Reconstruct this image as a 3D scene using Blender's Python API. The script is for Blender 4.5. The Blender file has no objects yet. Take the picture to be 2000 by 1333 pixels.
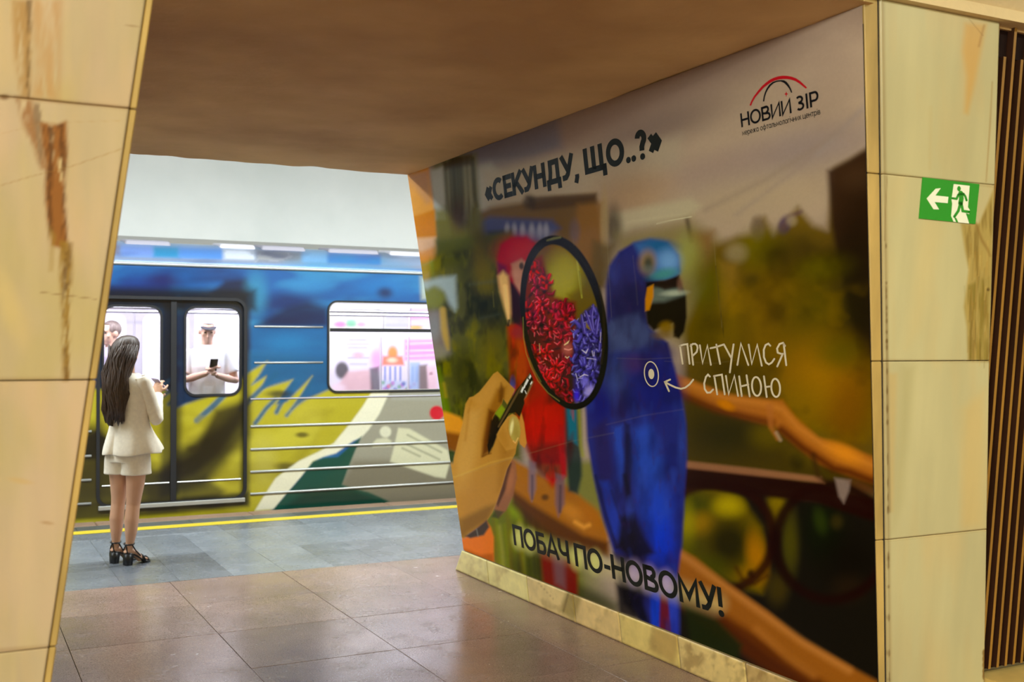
import bpy, bmesh, math, random
import numpy as np
from mathutils import Vector, Matrix, noise as mnoise
from mathutils.geometry import tessellate_polygon

SC = bpy.context.scene
COL = SC.collection
PI = math.pi

# ------------------------------------------------------------------ camera, light, exposure
FPX, YAW, PITCH, ROLL, CAM_H = 2158.7, math.radians(27.052), math.radians(0.331), math.radians(0.091), 1.6
_F = np.array([math.sin(YAW) * math.cos(PITCH), math.cos(YAW) * math.cos(PITCH), math.sin(PITCH)])
_R = np.array([math.cos(YAW), -math.sin(YAW), 0.0])
_U = np.cross(_R, _F)
CR = math.cos(ROLL) * _R + math.sin(ROLL) * _U
CU = -math.sin(ROLL) * _R + math.cos(ROLL) * _U
CF = _F
CC = np.array([0.0, 0.0, CAM_H])

cam = bpy.data.cameras.new('camera')
cam.sensor_width = 36.0
cam.lens = FPX / 2000.0 * 36.0
cam.clip_start, cam.clip_end = 0.05, 200
cam.dof.use_dof = True
cam.dof.focus_distance = 5.6
cam.dof.aperture_fstop = 3.2
camo = bpy.data.objects.new('camera', cam)
COL.objects.link(camo)
M = Matrix(((CR[0], CU[0], -CF[0], CC[0]), (CR[1], CU[1], -CF[1], CC[1]), (CR[2], CU[2], -CF[2], CC[2]), (0, 0, 0, 1)))
camo.matrix_world = M
SC.camera = camo

SC.view_settings.view_transform = 'Standard'
SC.view_settings.look = 'None'
SC.view_settings.gamma = 1.0
SC.view_settings.use_curve_mapping = False
SC.view_settings.exposure = 0.0
try:
    SC.cycles.use_denoising = True
    SC.cycles.max_bounces = 8
    SC.cycles.transparent_max_bounces = 12
    SC.cycles.sample_clamp_indirect = 6.0
    SC.cycles.caustics_reflective = False
    SC.cycles.caustics_refractive = False
except Exception:
    pass

world = bpy.data.worlds.new('world')
world.use_nodes = True
world.node_tree.nodes['Background'].inputs[0].default_value = (0.9, 0.75, 0.6, 1)
world.node_tree.nodes['Background'].inputs[1].default_value = 0.02
SC.world = world


def area(name, loc, target, sx, sy, power, color):
    l = bpy.data.lights.new(name, 'AREA')
    l.shape = 'RECTANGLE'
    l.size, l.size_y = sx, sy
    l.energy = power
    l.color = color
    o = bpy.data.objects.new(name, l)
    o.location = loc
    d = Vector(target) - Vector(loc)
    o.rotation_euler = d.to_track_quat('-Z', 'Y').to_euler()
    COL.objects.link(o)
    return o


WARM = (0.90, 0.92, 0.70)
COOL = (0.90, 0.975, 1.0)
# the hall's lamp row under the vault above the camera, then an unseen fill added for the mural
area('hall_light', (4.6, -0.9, 3.95), (4.6, -0.9, 0), 7.0, 0.7, 330, WARM)
area('hall_fill_light', (-3.4, -4.4, 3.1), (1.8, 4.6, 1.5), 10.6, 0.5, 1240, WARM)
# the long cool line of platform lamps, left and right of the passage mouth
area('platform_light', (2.0, 8.9, 3.68), (2.0, 9.05, 0), 14.0, 0.35, 640, COOL)
# fill light added to brighten the wall on the far side of the track
area('track_wall_fill', (2.0, 13.35, 2.80), (2.0, 15.0, 3.5), 18.0, 0.25, 134, COOL)
# ceiling light strips inside the carriage, one over each row of doors
area('carriage_light', (3.0, 11.22, 2.28), (3.0, 11.30, 0), 12.0, 0.3, 250, (0.97, 0.92, 1.0))
area('carriage_light', (3.0, 12.75, 2.28), (3.0, 12.75, 0), 12.0, 0.3, 215, (0.97, 0.92, 1.0))

# ------------------------------------------------------------------ dimensions (metres), taken from the perspective
XR, XL, YF, YB, H, S, T1, T2 = 3.272, 0.1529, 3.2067, 7.085, 2.8288, 0.1261, 0.096, -0.090
YT = 10.888


def ray(x, y):
    return CF * FPX + CR * (x - 1000.0) - CU * (y - 666.5)


def onplane(x, y, n, d):
    n = np.array(n, float)
    r = ray(x, y)
    return CC + r * ((d - n @ CC) / (n @ r))


def wall_pt(x, y, off=0.0):      # a point of the mural's drawing on the slanted passage wall
    p = onplane(x, y, (1, 0, S), XR)
    return Vector((p[0] - off, p[1], p[2] - off * S))


def front_pt(x, y, off=0.0):     # a point of the hall-side face of the pylons
    p = onplane(x, y, (0, 1, T1), YF)
    return Vector((p[0], p[1] - off, p[2] - off * T1))


def train_pt(x, y, Y=YT):
    return Vector(onplane(x, y, (0, 1, 0), Y))


def floor_pt(x, y):
    return Vector(onplane(x, y, (0, 0, 1), 0))


def drawing_xy(P):               # drawing coordinates of points (N,3)
    d = P - CC
    z = d @ CF
    return np.stack([1000.0 + FPX * (d @ CR) / z, 666.5 - FPX * (d @ CU) / z], 1)


# ------------------------------------------------------------------ object helpers
def link(name, me, mat=None, parent=None):
    o = bpy.data.objects.new(name, me)
    COL.objects.link(o)
    if mat is not None and len(me.materials) == 0:
        me.materials.append(mat)
    if parent is not None:
        o.parent = parent
    return o


def mesh_from(name, verts, faces, smooth=False):
    me = bpy.data.meshes.new(name)
    me.from_pydata([tuple(v) for v in verts], [], faces)
    me.update()
    if smooth:
        me.polygons.foreach_set('use_smooth', [True] * len(me.polygons))
    return me


def obj(name, verts, faces, mat, parent=None, smooth=False):
    return link(name, mesh_from(name, verts, faces, smooth), mat, parent)


def bm_obj(name, bm, mat, parent=None, smooth=False):
    me = bpy.data.meshes.new(name)
    bmesh.ops.recalc_face_normals(bm, faces=bm.faces[:])
    bm.to_mesh(me)
    bm.free()
    if smooth:
        me.polygons.foreach_set('use_smooth', [True] * len(me.polygons))
    return link(name, me, mat, parent)


def empty(name, loc, rz=0.0):
    o = bpy.data.objects.new(name, None)
    o.empty_display_size = 0.1
    o.location = loc
    o.rotation_euler = (0, 0, rz)
    COL.objects.link(o)
    return o


def tag(o, label=None, cat=None, group=None, kind=None):
    if label: o['label'] = label
    if cat: o['category'] = cat
    if group: o['group'] = group
    if kind: o['kind'] = kind
    return o


HEX_F = [(0, 3, 2, 1), (4, 5, 6, 7), (0, 1, 5, 4), (1, 2, 6, 5), (2, 3, 7, 6), (3, 0, 4, 7)]


def add_hex(bm, pts):
    v = [bm.verts.new(p) for p in pts]
    for f in HEX_F:
        bm.faces.new([v[i] for i in f])


def add_box(bm, x0, x1, y0, y1, z0, z1):
    add_hex(bm, [(x0, y0, z0), (x1, y0, z0), (x1, y1, z0), (x0, y1, z0), (x0, y0, z1), (x1, y0, z1), (x1, y1, z1), (x0, y1, z1)])


def box(name, x0, x1, y0, y1, z0, z1, mat, parent=None, bevel=0.0, seg=2):
    bm = bmesh.new()
    add_box(bm, x0, x1, y0, y1, z0, z1)
    if bevel > 0:
        bmesh.ops.bevel(bm, geom=bm.edges[:], offset=bevel, segments=seg, affect='EDGES', profile=0.5)
    return bm_obj(name, bm, mat, parent)


def hexa(name, pts, mat, parent=None, bevel=0.0):
    bm = bmesh.new()
    add_hex(bm, pts)
    if bevel > 0:
        bmesh.ops.bevel(bm, geom=bm.edges[:], offset=bevel, segments=1, affect='EDGES')
    return bm_obj(name, bm, mat, parent)


def add_tube(bm, pts, radii, n=12, caps=True, flat=None):
    """tube through pts; flat=(axis vector, factor) squashes the section along an axis"""
    pts = [Vector(p) for p in pts]
    if not hasattr(radii, '__len__'):
        radii = [radii] * len(pts)
    rings = []
    up = Vector((0, 0, 1))
    prev = None
    for i, p in enumerate(pts):
        t = (pts[min(i + 1, len(pts) - 1)] - pts[max(i - 1, 0)]).normalized()
        if prev is None:
            a = up if abs(t.z) < 0.9 else Vector((1, 0, 0))
            u = t.cross(a).normalized()
        else:
            u = (prev - t * prev.dot(t)).normalized()
        prev = u
        w = t.cross(u)
        ring = []
        for k in range(n):
            an = 2 * PI * k / n
            q = (u * math.cos(an) + w * math.sin(an)) * radii[i]
            if flat:
                ax = flat[0].normalized()
                q = q - ax * q.dot(ax) * (1 - flat[1])
            ring.append(bm.verts.new(p + q))
        rings.append(ring)
    for a, b in zip(rings, rings[1:]):
        for k in range(n):
            bm.faces.new((a[k], a[(k + 1) % n], b[(k + 1) % n], b[k]))
    if caps:
        bm.faces.new(rings[0][::-1])
        bm.faces.new(rings[-1])


def add_ell(bm, c, r, n=16, m=10, rot=None):
    c = Vector(c)
    mt = Matrix.Translation(c) @ (rot.to_4x4() if rot else Matrix.Identity(4)) @ Matrix.Diagonal((r[0], r[1], r[2], 1))
    bmesh.ops.create_uvsphere(bm, u_segments=n, v_segments=m, radius=1.0, matrix=mt)


def add_loft(bm, rings, closed_top=True, closed_bottom=True):
    vs = [[bm.verts.new(p) for p in r] for r in rings]
    n = len(vs[0])
    for a, b in zip(vs, vs[1:]):
        for k in range(n):
            bm.faces.new((a[k], a[(k + 1) % n], b[(k + 1) % n], b[k]))
    if closed_bottom: bm.faces.new(vs[0][::-1])
    if closed_top: bm.faces.new(vs[-1])


# ------------------------------------------------------------------ materials
def new_mat(name):
    m = bpy.data.materials.new(name)
    m.use_nodes = True
    nt = m.node_tree
    return m, nt, nt.nodes['Principled BSDF']


def srgb(c):
    a = np.asarray(c, float) / 255.0
    return np.where(a <= 0.04045, a / 12.92, ((a + 0.055) / 1.055) ** 2.4)


def lin(c):
    a = srgb(c)
    return (float(a[0]), float(a[1]), float(a[2]), 1.0)


def plain(name, c, rough=0.5, metal=0.0, spec=0.5, noise_amt=0.0, scale=20.0, bump=0.0, coat=0.0, stretch=(1, 1, 1)):
    m, nt, b = new_mat(name)
    b.inputs['Roughness'].default_value = rough
    b.inputs['Metallic'].default_value = metal
    b.inputs['Specular IOR Level'].default_value = spec
    b.inputs['Coat Weight'].default_value = coat
    base = lin(c)
    tc = nt.nodes.new('ShaderNodeTexCoord')
    mp = nt.nodes.new('ShaderNodeMapping')
    mp.inputs['Scale'].default_value = stretch
    nt.links.new(tc.outputs['Object'], mp.inputs[0])
    nz = nt.nodes.new('ShaderNodeTexNoise')
    nz.inputs['Scale'].default_value = scale
    nz.inputs['Detail'].default_value = 4.0
    nt.links.new(mp.outputs[0], nz.inputs['Vector'])
    rp = nt.nodes.new('ShaderNodeValToRGB')
    k = noise_amt
    rp.color_ramp.elements[0].position = 0.3
    rp.color_ramp.elements[1].position = 0.7
    rp.color_ramp.elements[0].color = (base[0] * (1 - k), base[1] * (1 - k), base[2] * (1 - k), 1)
    rp.color_ramp.elements[1].color = (min(1, base[0] * (1 + k)), min(1, base[1] * (1 + k)), min(1, base[2] * (1 + k)), 1)
    nt.links.new(nz.outputs[0], rp.inputs[0])
    nt.links.new(rp.outputs[0], b.inputs['Base Color'])
    if bump > 0:
        bp = nt.nodes.new('ShaderNodeBump')
        bp.inputs['Strength'].default_value = bump
        bp.inputs['Distance'].default_value = 0.01
        nt.links.new(nz.outputs[0], bp.inputs['Height'])
        nt.links.new(bp.outputs[0], b.inputs['Normal'])
    return m


def printed(name, rough=0.3, spec=0.5, grain=0.0, gscale=300.0, coat=0.0, coat_rough=0.1, streak=None, bump=0.0, bscale=4.0):
    """colour laid down per point (print, paint or stone figure) with fine grain"""
    m, nt, b = new_mat(name)
    at = nt.nodes.new('ShaderNodeAttribute')
    at.attribute_name = 'Col'
    out = at.outputs['Color']
    tc = nt.nodes.new('ShaderNodeTexCoord')
    if grain > 0:
        mp = nt.nodes.new('ShaderNodeMapping')
        mp.inputs['Scale'].default_value = streak or (1, 1, 1)
        nt.links.new(tc.outputs['Object'], mp.inputs[0])
        nz = nt.nodes.new('ShaderNodeTexNoise')
        nz.inputs['Scale'].default_value = gscale
        nz.inputs['Detail'].default_value = 5.0
        nt.links.new(mp.outputs[0], nz.inputs['Vector'])
        mr = nt.nodes.new('ShaderNodeMapRange')
        mr.inputs['From Min'].default_value = 0.25
        mr.inputs['From Max'].default_value = 0.75
        mr.inputs['To Min'].default_value = 1 - grain
        mr.inputs['To Max'].default_value = 1 + grain
        nt.links.new(nz.outputs[0], mr.inputs[0])
        mx = nt.nodes.new('ShaderNodeVectorMath')
        mx.operation = 'SCALE'
        nt.links.new(out, mx.inputs[0])
        nt.links.new(mr.outputs[0], mx.inputs['Scale'])
        out = mx.outputs[0]
    nt.links.new(out, b.inputs['Base Color'])
    if bump > 0:
        nb = nt.nodes.new('ShaderNodeTexNoise')
        nb.inputs['Scale'].default_value = bscale
        nb.inputs['Detail'].default_value = 3.0
        nt.links.new(tc.outputs['Object'], nb.inputs['Vector'])
        bp = nt.nodes.new('ShaderNodeBump')
        bp.inputs['Strength'].default_value = bump
        bp.inputs['Distance'].default_value = 0.02
        nt.links.new(nb.outputs[0], bp.inputs['Height'])
        nt.links.new(bp.outputs[0], b.inputs['Normal'])
    b.inputs['Roughness'].default_value = rough
    b.inputs['Specular IOR Level'].default_value = spec
    b.inputs['Coat Weight'].default_value = coat
    b.inputs['Coat Roughness'].default_value = coat_rough
    return m


def granite(name, dark, mid, light, rough, spread=0.12, speck=160.0):
    m, nt, b = new_mat(name)
    tc = nt.nodes.new('ShaderNodeTexCoord')
    oi = nt.nodes.new('ShaderNodeObjectInfo')
    geo = nt.nodes.new('ShaderNodeNewGeometry')
    ad = nt.nodes.new('ShaderNodeVectorMath')
    ad.operation = 'ADD'
    nt.links.new(geo.outputs['Position'], ad.inputs[0])
    nt.links.new(oi.outputs['Random'], ad.inputs[1])
    n1 = nt.nodes.new('ShaderNodeTexNoise')
    n1.inputs['Scale'].default_value = speck
    n1.inputs['Detail'].default_value = 3
    n1.inputs['Roughness'].default_value = 0.7
    nt.links.new(ad.outputs[0], n1.inputs['Vector'])
    rp = nt.nodes.new('ShaderNodeValToRGB')
    e = rp.color_ramp.elements
    e[0].position, e[0].color = 0.34, lin(dark)
    e[1].position, e[1].color = 0.5, lin(mid)
    x = e.new(0.64); x.color = lin(mid)
    y = e.new(0.72); y.color = lin(light)
    nt.links.new(n1.outputs[0], rp.inputs[0])
    n2 = nt.nodes.new('ShaderNodeTexNoise')
    n2.inputs['Scale'].default_value = 2.2
    n2.inputs['Detail'].default_value = 4
    nt.links.new(ad.outputs[0], n2.inputs['Vector'])
    mr = nt.nodes.new('ShaderNodeMapRange')
    mr.inputs['From Min'].default_value = 0.3
    mr.inputs['From Max'].default_value = 0.7
    mr.inputs['To Min'].default_value = 0.85
    mr.inputs['To Max'].default_value = 1.15
    nt.links.new(n2.outputs[0], mr.inputs[0])
    mr2 = nt.nodes.new('ShaderNodeMapRange')
    mr2.inputs['To Min'].default_value = 1 - spread
    mr2.inputs['To Max'].default_value = 1 + spread
    nt.links.new(oi.outputs['Random'], mr2.inputs[0])
    mu = nt.nodes.new('ShaderNodeMath')
    mu.operation = 'MULTIPLY'
    nt.links.new(mr.outputs[0], mu.inputs[0])
    nt.links.new(mr2.outputs[0], mu.inputs[1])
    sc = nt.nodes.new('ShaderNodeVectorMath')
    sc.operation = 'SCALE'
    nt.links.new(rp.outputs[0], sc.inputs[0])
    nt.links.new(mu.outputs[0], sc.inputs['Scale'])
    nt.links.new(sc.outputs[0], b.inputs['Base Color'])
    # foot-worn polish: dull and glossy patches
    n3 = nt.nodes.new('ShaderNodeTexNoise')
    n3.inputs['Scale'].default_value = 5.0
    n3.inputs['Detail'].default_value = 5
    nt.links.new(geo.outputs['Position'], n3.inputs['Vector'])
    mr3 = nt.nodes.new('ShaderNodeMapRange')
    mr3.inputs['From Min'].default_value = 0.3
    mr3.inputs['From Max'].default_value = 0.7
    mr3.inputs['To Min'].default_value = rough * 0.8
    mr3.inputs['To Max'].default_value = rough * 1.25
    nt.links.new(n3.outputs[0], mr3.inputs[0])
    nt.links.new(mr3.outputs[0], b.inputs['Roughness'])
    bp = nt.nodes.new('ShaderNodeBump')
    bp.inputs['Strength'].default_value = 0.25
    bp.inputs['Distance'].default_value = 0.002
    n4 = nt.nodes.new('ShaderNodeTexNoise')
    n4.inputs['Scale'].default_value = 90
    n4.inputs['Detail'].default_value = 4
    nt.links.new(geo.outputs['Position'], n4.inputs['Vector'])
    nt.links.new(n4.outputs[0], bp.inputs['Height'])
    nt.links.new(bp.outputs[0], b.inputs['Normal'])
    b.inputs['Specular IOR Level'].default_value = 0.75
    return m


def plaster(name, c1, c2, scale, rough=0.85, bump=0.4, bscale=30.0):
    m, nt, b = new_mat(name)
    geo = nt.nodes.new('ShaderNodeNewGeometry')
    n1 = nt.nodes.new('ShaderNodeTexNoise')
    n1.inputs['Scale'].default_value = scale
    n1.inputs['Detail'].default_value = 6
    nt.links.new(geo.outputs['Position'], n1.inputs['Vector'])
    rp = nt.nodes.new('ShaderNodeValToRGB')
    rp.color_ramp.elements[0].position, rp.color_ramp.elements[0].color = 0.35, lin(c1)
    rp.color_ramp.elements[1].position, rp.color_ramp.elements[1].color = 0.65, lin(c2)
    nt.links.new(n1.outputs[0], rp.inputs[0])
    nt.links.new(rp.outputs[0], b.inputs['Base Color'])
    n2 = nt.nodes.new('ShaderNodeTexNoise')
    n2.inputs['Scale'].default_value = bscale
    n2.inputs['Detail'].default_value = 6
    nt.links.new(geo.outputs['Position'], n2.inputs['Vector'])
    bp = nt.nodes.new('ShaderNodeBump')
    bp.inputs['Strength'].default_value = bump
    bp.inputs['Distance'].default_value = 0.01
    nt.links.new(n2.outputs[0], bp.inputs['Height'])
    nt.links.new(bp.outputs[0], b.inputs['Normal'])
    b.inputs['Roughness'].default_value = rough
    return m


def emit(name, c, strength):
    m, nt, b = new_mat(name)
    b.inputs['Base Color'].default_value = (0.8, 0.8, 0.8, 1)
    b.inputs['Emission Color'].default_value = lin(c)
    b.inputs['Emission Strength'].default_value = strength
    return m


def pane_glass(name):
    m = bpy.data.materials.new(name)
    m.use_nodes = True
    nt = m.node_tree
    nt.nodes.remove(nt.nodes['Principled BSDF'])
    out = nt.nodes['Material Output']
    tr = nt.nodes.new('ShaderNodeBsdfTransparent')
    tr.inputs[0].default_value = (0.93, 0.95, 0.95, 1)
    gl = nt.nodes.new('ShaderNodeBsdfGlossy')
    gl.inputs['Roughness'].default_value = 0.02
    fr = nt.nodes.new('ShaderNodeFresnel')
    fr.inputs[0].default_value = 1.45
    mx = nt.nodes.new('ShaderNodeMixShader')
    nt.links.new(fr.outputs[0], mx.inputs[0])
    nt.links.new(tr.outputs[0], mx.inputs[1])
    nt.links.new(gl.outputs[0], mx.inputs[2])
    nt.links.new(mx.outputs[0], out.inputs[0])
    return m


MAT = {}
MAT['red_granite'] = granite('red_granite', (88, 70, 62), (146, 122, 112), (206, 190, 180), 0.235, 0.08)
MAT['grey_granite'] = granite('grey_granite', (86, 91, 97), (121, 127, 134), (160, 167, 174), 0.26, 0.24)
MAT['dark_granite'] = granite('dark_granite', (56, 58, 56), (88, 92, 88), (130, 132, 126), 0.4, 0.2)
MAT['kerb'] = granite('kerb', (96, 74, 58), (140, 112, 90), (170, 146, 124), 0.6, 0.05)
MAT['mortar'] = plain('mortar', (44, 38, 34), 0.9, noise_amt=0.3)
MAT['yellow_paint'] = plain('yellow_paint', (206, 184, 48), 0.5, noise_amt=0.12, scale=60)
MAT['soffit'] = plaster('soffit', (194, 156, 106), (226, 190, 134), 1.3, 0.75, 0.35, 14.0)
MAT['vault'] = plaster('vault', (214, 190, 150), (226, 204, 164), 1.0)
MAT['white_vault'] = plaster('white_vault', (222, 224, 218), (234, 234, 228), 0.9, 0.8, 0.2, 8.0)
MAT['core'] = plaster('core', (170, 150, 110), (190, 168, 126), 3.0)
MAT['marble'] = printed('marble', 0.32, 0.4, 0.07, 9.0, streak=(1.0, 1.0, 0.12))
MAT['marble_edge'] = plain('marble_edge', (184, 154, 92), 0.5, noise_amt=0.3, scale=7, stretch=(1, 1, 0.25))
MAT['base_marble'] = printed('base_marble', 0.35, 0.4, 0.1, 14.0)
MAT['poster'] = printed('poster', 0.15, 0.04, 0.0, bump=0.06, bscale=3.0)
MAT['print_black'] = plain('print_black', (24, 28, 24), 0.3, spec=0.1)
MAT['print_dark'] = plain('print_dark', (20, 22, 30), 0.3, spec=0.1)
MAT['print_red'] = plain('print_red', (190, 24, 40), 0.3, spec=0.1)
MAT['print_white'] = plain('print_white', (238, 228, 208), 0.4)
MAT['sign_green'] = plain('sign_green', (44, 150, 44), 0.35)
MAT['sign_white'] = plain('sign_white', (244, 246, 232), 0.35)
MAT['slat_gold'] = plain('slat_gold', (150, 108, 44), 0.38, noise_amt=0.25, scale=12, stretch=(1, 1, 0.1))
MAT['slat'] = plain('slat', (58, 32, 20), 0.42, noise_amt=0.25, scale=12, stretch=(1, 1, 0.1))
MAT['slat_dark'] = plain('slat_dark', (30, 14, 12), 0.7, spec=0.15, noise_amt=0.2)
MAT['livery'] = printed('livery', 0.28, 0.5, 0.04, 60.0, coat=0.3)
MAT['rubber'] = plain('rubber', (22, 22, 26), 0.6)
MAT['alloy'] = plain('alloy', (190, 192, 190), 0.35, metal=0.6)
MAT['glass'] = pane_glass('glass')
MAT['cabin_white'] = plain('cabin_white', (226, 222, 230), 0.5)
MAT['cabin_grey'] = plain('cabin_grey', (176, 172, 184), 0.5)
MAT['advert'] = printed('advert', 0.4, 0.3)
MAT['steel'] = plain('steel', (200, 200, 205), 0.25, metal=0.9)
MAT['seat_cloth'] = plain('seat_cloth', (60, 60, 80), 0.8)
MAT['tube'] = emit('tube', (250, 246, 255), 5.5)
MAT['lamp'] = emit('lamp', (250, 255, 252), 8.0)
MAT['lamp_warm'] = emit('lamp_warm', (255, 222, 170), 6.0)
MAT['lamp_body'] = plain('lamp_body', (210, 208, 200), 0.5)
MAT['skin'] = plain('skin', (206, 160, 130), 0.5, noise_amt=0.05, scale=8)
MAT['skin_pale'] = plain('skin_pale', (214, 172, 150), 0.5, noise_amt=0.05, scale=8)
MAT['hair'] = plain('hair', (60, 42, 29), 0.45, noise_amt=0.5, scale=16, stretch=(9, 9, 0.5))
MAT['hair_grey'] = plain('hair_grey', (120, 104, 100), 0.5, noise_amt=0.4, scale=14, stretch=(6, 6, 0.6))
MAT['cream_cloth'] = plain('cream_cloth', (234, 226, 208), 0.85, noise_amt=0.05, scale=40, bump=0.15)
MAT['white_cloth'] = plain('white_cloth', (236, 236, 240), 0.85, noise_amt=0.04, scale=30, bump=0.15)
MAT['lilac_cloth'] = plain('lilac_cloth', (176, 164, 190), 0.85, noise_amt=0.06)
MAT['trousers'] = plain('trousers', (60, 64, 76), 0.85, noise_amt=0.08)
MAT['black_leather'] = plain('black_leather', (16, 15, 16), 0.35)
MAT['phone'] = plain('phone', (150, 140, 165), 0.25)
MAT['screen'] = emit('screen', (190, 180, 240), 1.2)
MAT['cap'] = plain('cap', (36, 36, 48), 0.8)
MAT['bed'] = plain('bed', (50, 46, 42), 0.9, noise_amt=0.3)


# ------------------------------------------------------------------ drawing engine (print, paint and stone figure as point colours)
class Art:
    def __init__(self, xy, base):
        self.xy = xy.astype(np.float64)
        self.c = np.tile(srgb(base), (len(xy), 1))
        self.order = np.argsort(self.xy[:, 0])
        self.sx = self.xy[self.order, 0]

    def _box(self, x0, x1, y0, y1):
        a, b = np.searchsorted(self.sx, [x0, x1])
        idx = self.order[a:b]
        yy = self.xy[idx, 1]
        return idx[(yy >= y0) & (yy <= y1)]

    def _mix(self, idx, m, col, clip=None):
        if clip is not None:
            m = m * clip[idx]
        k = m[:, None]
        self.c[idx] = self.c[idx] * (1 - k) + np.asarray(col) * k

    def poly(self, pts, col, blur=4.0, a=1.0, clip=None):
        p = np.array(pts, float)
        idx = self._box(p[:, 0].min() - blur, p[:, 0].max() + blur, p[:, 1].min() - blur, p[:, 1].max() + blur)
        if len(idx) == 0: return
        q = self.xy[idx]
        d = np.full(len(q), 1e9)
        ins = np.zeros(len(q), bool)
        for i in range(len(p)):
            s, e = p[i], p[(i + 1) % len(p)]
            v = e - s
            w = q - s
            t = np.clip((w @ v) / max(v @ v, 1e-9), 0, 1)
            dd = w - t[:, None] * v
            d = np.minimum(d, (dd ** 2).sum(1))
            cnd = (s[1] > q[:, 1]) != (e[1] > q[:, 1])
            if abs(v[1]) > 1e-9:
                xi = s[0] + (q[:, 1] - s[1]) / v[1] * v[0]
                ins ^= cnd & (q[:, 0] < xi)
        d = np.sqrt(d) * np.where(ins, 1, -1)
        t = np.clip(d / (2 * blur) + 0.5, 0, 1)
        self._mix(idx, a * t * t * (3 - 2 * t), srgb(col), clip)

    def ell(self, cx, cy, rx, ry, col, blur=0.3, a=1.0, rot=0.0, clip=None):
        """blur is a fraction of the radius: 1 = falls off from the centre"""
        R = max(rx, ry) * (1 + blur)
        idx = self._box(cx - R, cx + R, cy - R, cy + R)
        if len(idx) == 0: return
        q = self.xy[idx] - (cx, cy)
        cs, sn = math.cos(math.radians(rot)), math.sin(math.radians(rot))
        u = (q[:, 0] * cs + q[:, 1] * sn) / rx
        v = (-q[:, 0] * sn + q[:, 1] * cs) / ry
        d = 1 - np.sqrt(u * u + v * v)
        t = np.clip(d / (2 * max(blur, 0.01)) + 0.5, 0, 1)
        self._mix(idx, a * t * t * (3 - 2 * t), srgb(col), clip)

    def line(self, pts, w, col, blur=1.0, a=1.0, clip=None):
        p = np.array(pts, float)
        W = np.array(w, float) if hasattr(w, '__len__') else np.full(len(p), float(w))
        mg = W.max() / 2 + blur
        idx = self._box(p[:, 0].min() - mg, p[:, 0].max() + mg, p[:, 1].min() - mg, p[:, 1].max() + mg)
        if len(idx) == 0: return
        q = self.xy[idx]
        d = np.full(len(q), -1e9)
        for i in range(len(p) - 1):
            s, e = p[i], p[i + 1]
            v = e - s
            t = np.clip(((q - s) @ v) / max(v @ v, 1e-9), 0, 1)
            dd = np.sqrt(((q - s - t[:, None] * v) ** 2).sum(1))
            d = np.maximum(d, (W[i] * (1 - t) + W[i + 1] * t) / 2 - dd)
        t = np.clip(d / (2 * blur) + 0.5, 0, 1)
        self._mix(idx, a * t * t * (3 - 2 * t), srgb(col), clip)

    def grain(self, scale, amt, seed=0, stretch=(1.0, 1.0), clip=None, octaves=3):
        n = fbm(self.xy[:, 0] / scale * stretch[0], self.xy[:, 1] / scale * stretch[1], seed, octaves)
        k = 1 + amt * (n - 0.5) * 2
        if clip is not None:
            k = 1 + (k - 1) * clip
        self.c *= k[:, None]

    def blotch(self, scale, col, lo, hi, seed=0, a=1.0, clip=None, stretch=(1.0, 1.0)):
        n = fbm(self.xy[:, 0] / scale * stretch[0], self.xy[:, 1] / scale * stretch[1], seed, 3)
        t = np.clip((n - lo) / (hi - lo), 0, 1)
        self._mix(np.arange(len(n)), a * t, srgb(col), clip)

    def stain(self, pts, col, blur=6.0, a=1.0, seed=0, w=6.0, l=55.0, lo=0.3, hi=0.55):
        """a run of rust or dirt: broken into vertical streaks"""
        m = self.mask_poly(pts, blur)
        idx = np.nonzero(m > 0.002)[0]
        n = fbm(self.xy[idx, 0] / w, self.xy[idx, 1] / l, seed, 3)
        self._mix(idx, a * m[idx] * np.clip((n - lo) / (hi - lo), 0, 1), srgb(col))

    def mask_poly(self, pts, blur=4.0):
        keep = self.c
        self.c = np.zeros((len(self.xy), 3))
        self.poly(pts, (255, 255, 255), blur)
        m = self.c[:, 0].copy()
        self.c = keep
        return m


def fbm(x, y, seed, octaves=3):
    out = np.zeros(len(x))
    amp, tot = 1.0, 0.0
    rs = np.random.RandomState(seed + 11)
    for o in range(octaves):
        g = rs.rand(257, 257)
        fx, fy = x * 2 ** o + 31.7 * o, y * 2 ** o + 17.3 * o
        ix, iy = np.floor(fx).astype(int), np.floor(fy).astype(int)
        tx, ty = fx - ix, fy - iy
        tx, ty = tx * tx * (3 - 2 * tx), ty * ty * (3 - 2 * ty)
        a = g[ix % 257, iy % 257]; b = g[(ix + 1) % 257, iy % 257]
        c = g[ix % 257, (iy + 1) % 257]; d = g[(ix + 1) % 257, (iy + 1) % 257]
        out += amp * ((a * (1 - tx) + b * tx) * (1 - ty) + (c * (1 - tx) + d * tx) * ty)
        tot += amp
        amp *= 0.5
    return out / tot


def set_colors(me, cols):
    at = me.color_attributes.new('Col', 'FLOAT_COLOR', 'POINT')
    buf = np.ones((len(me.vertices), 4), np.float32)
    buf[:, :3] = np.clip(cols, 0, 1)
    at.data.foreach_set('color', buf.ravel())


def verts_of(me):
    a = np.empty(len(me.vertices) * 3)
    me.vertices.foreach_get('co', a)
    return a.reshape(-1, 3)


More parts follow.
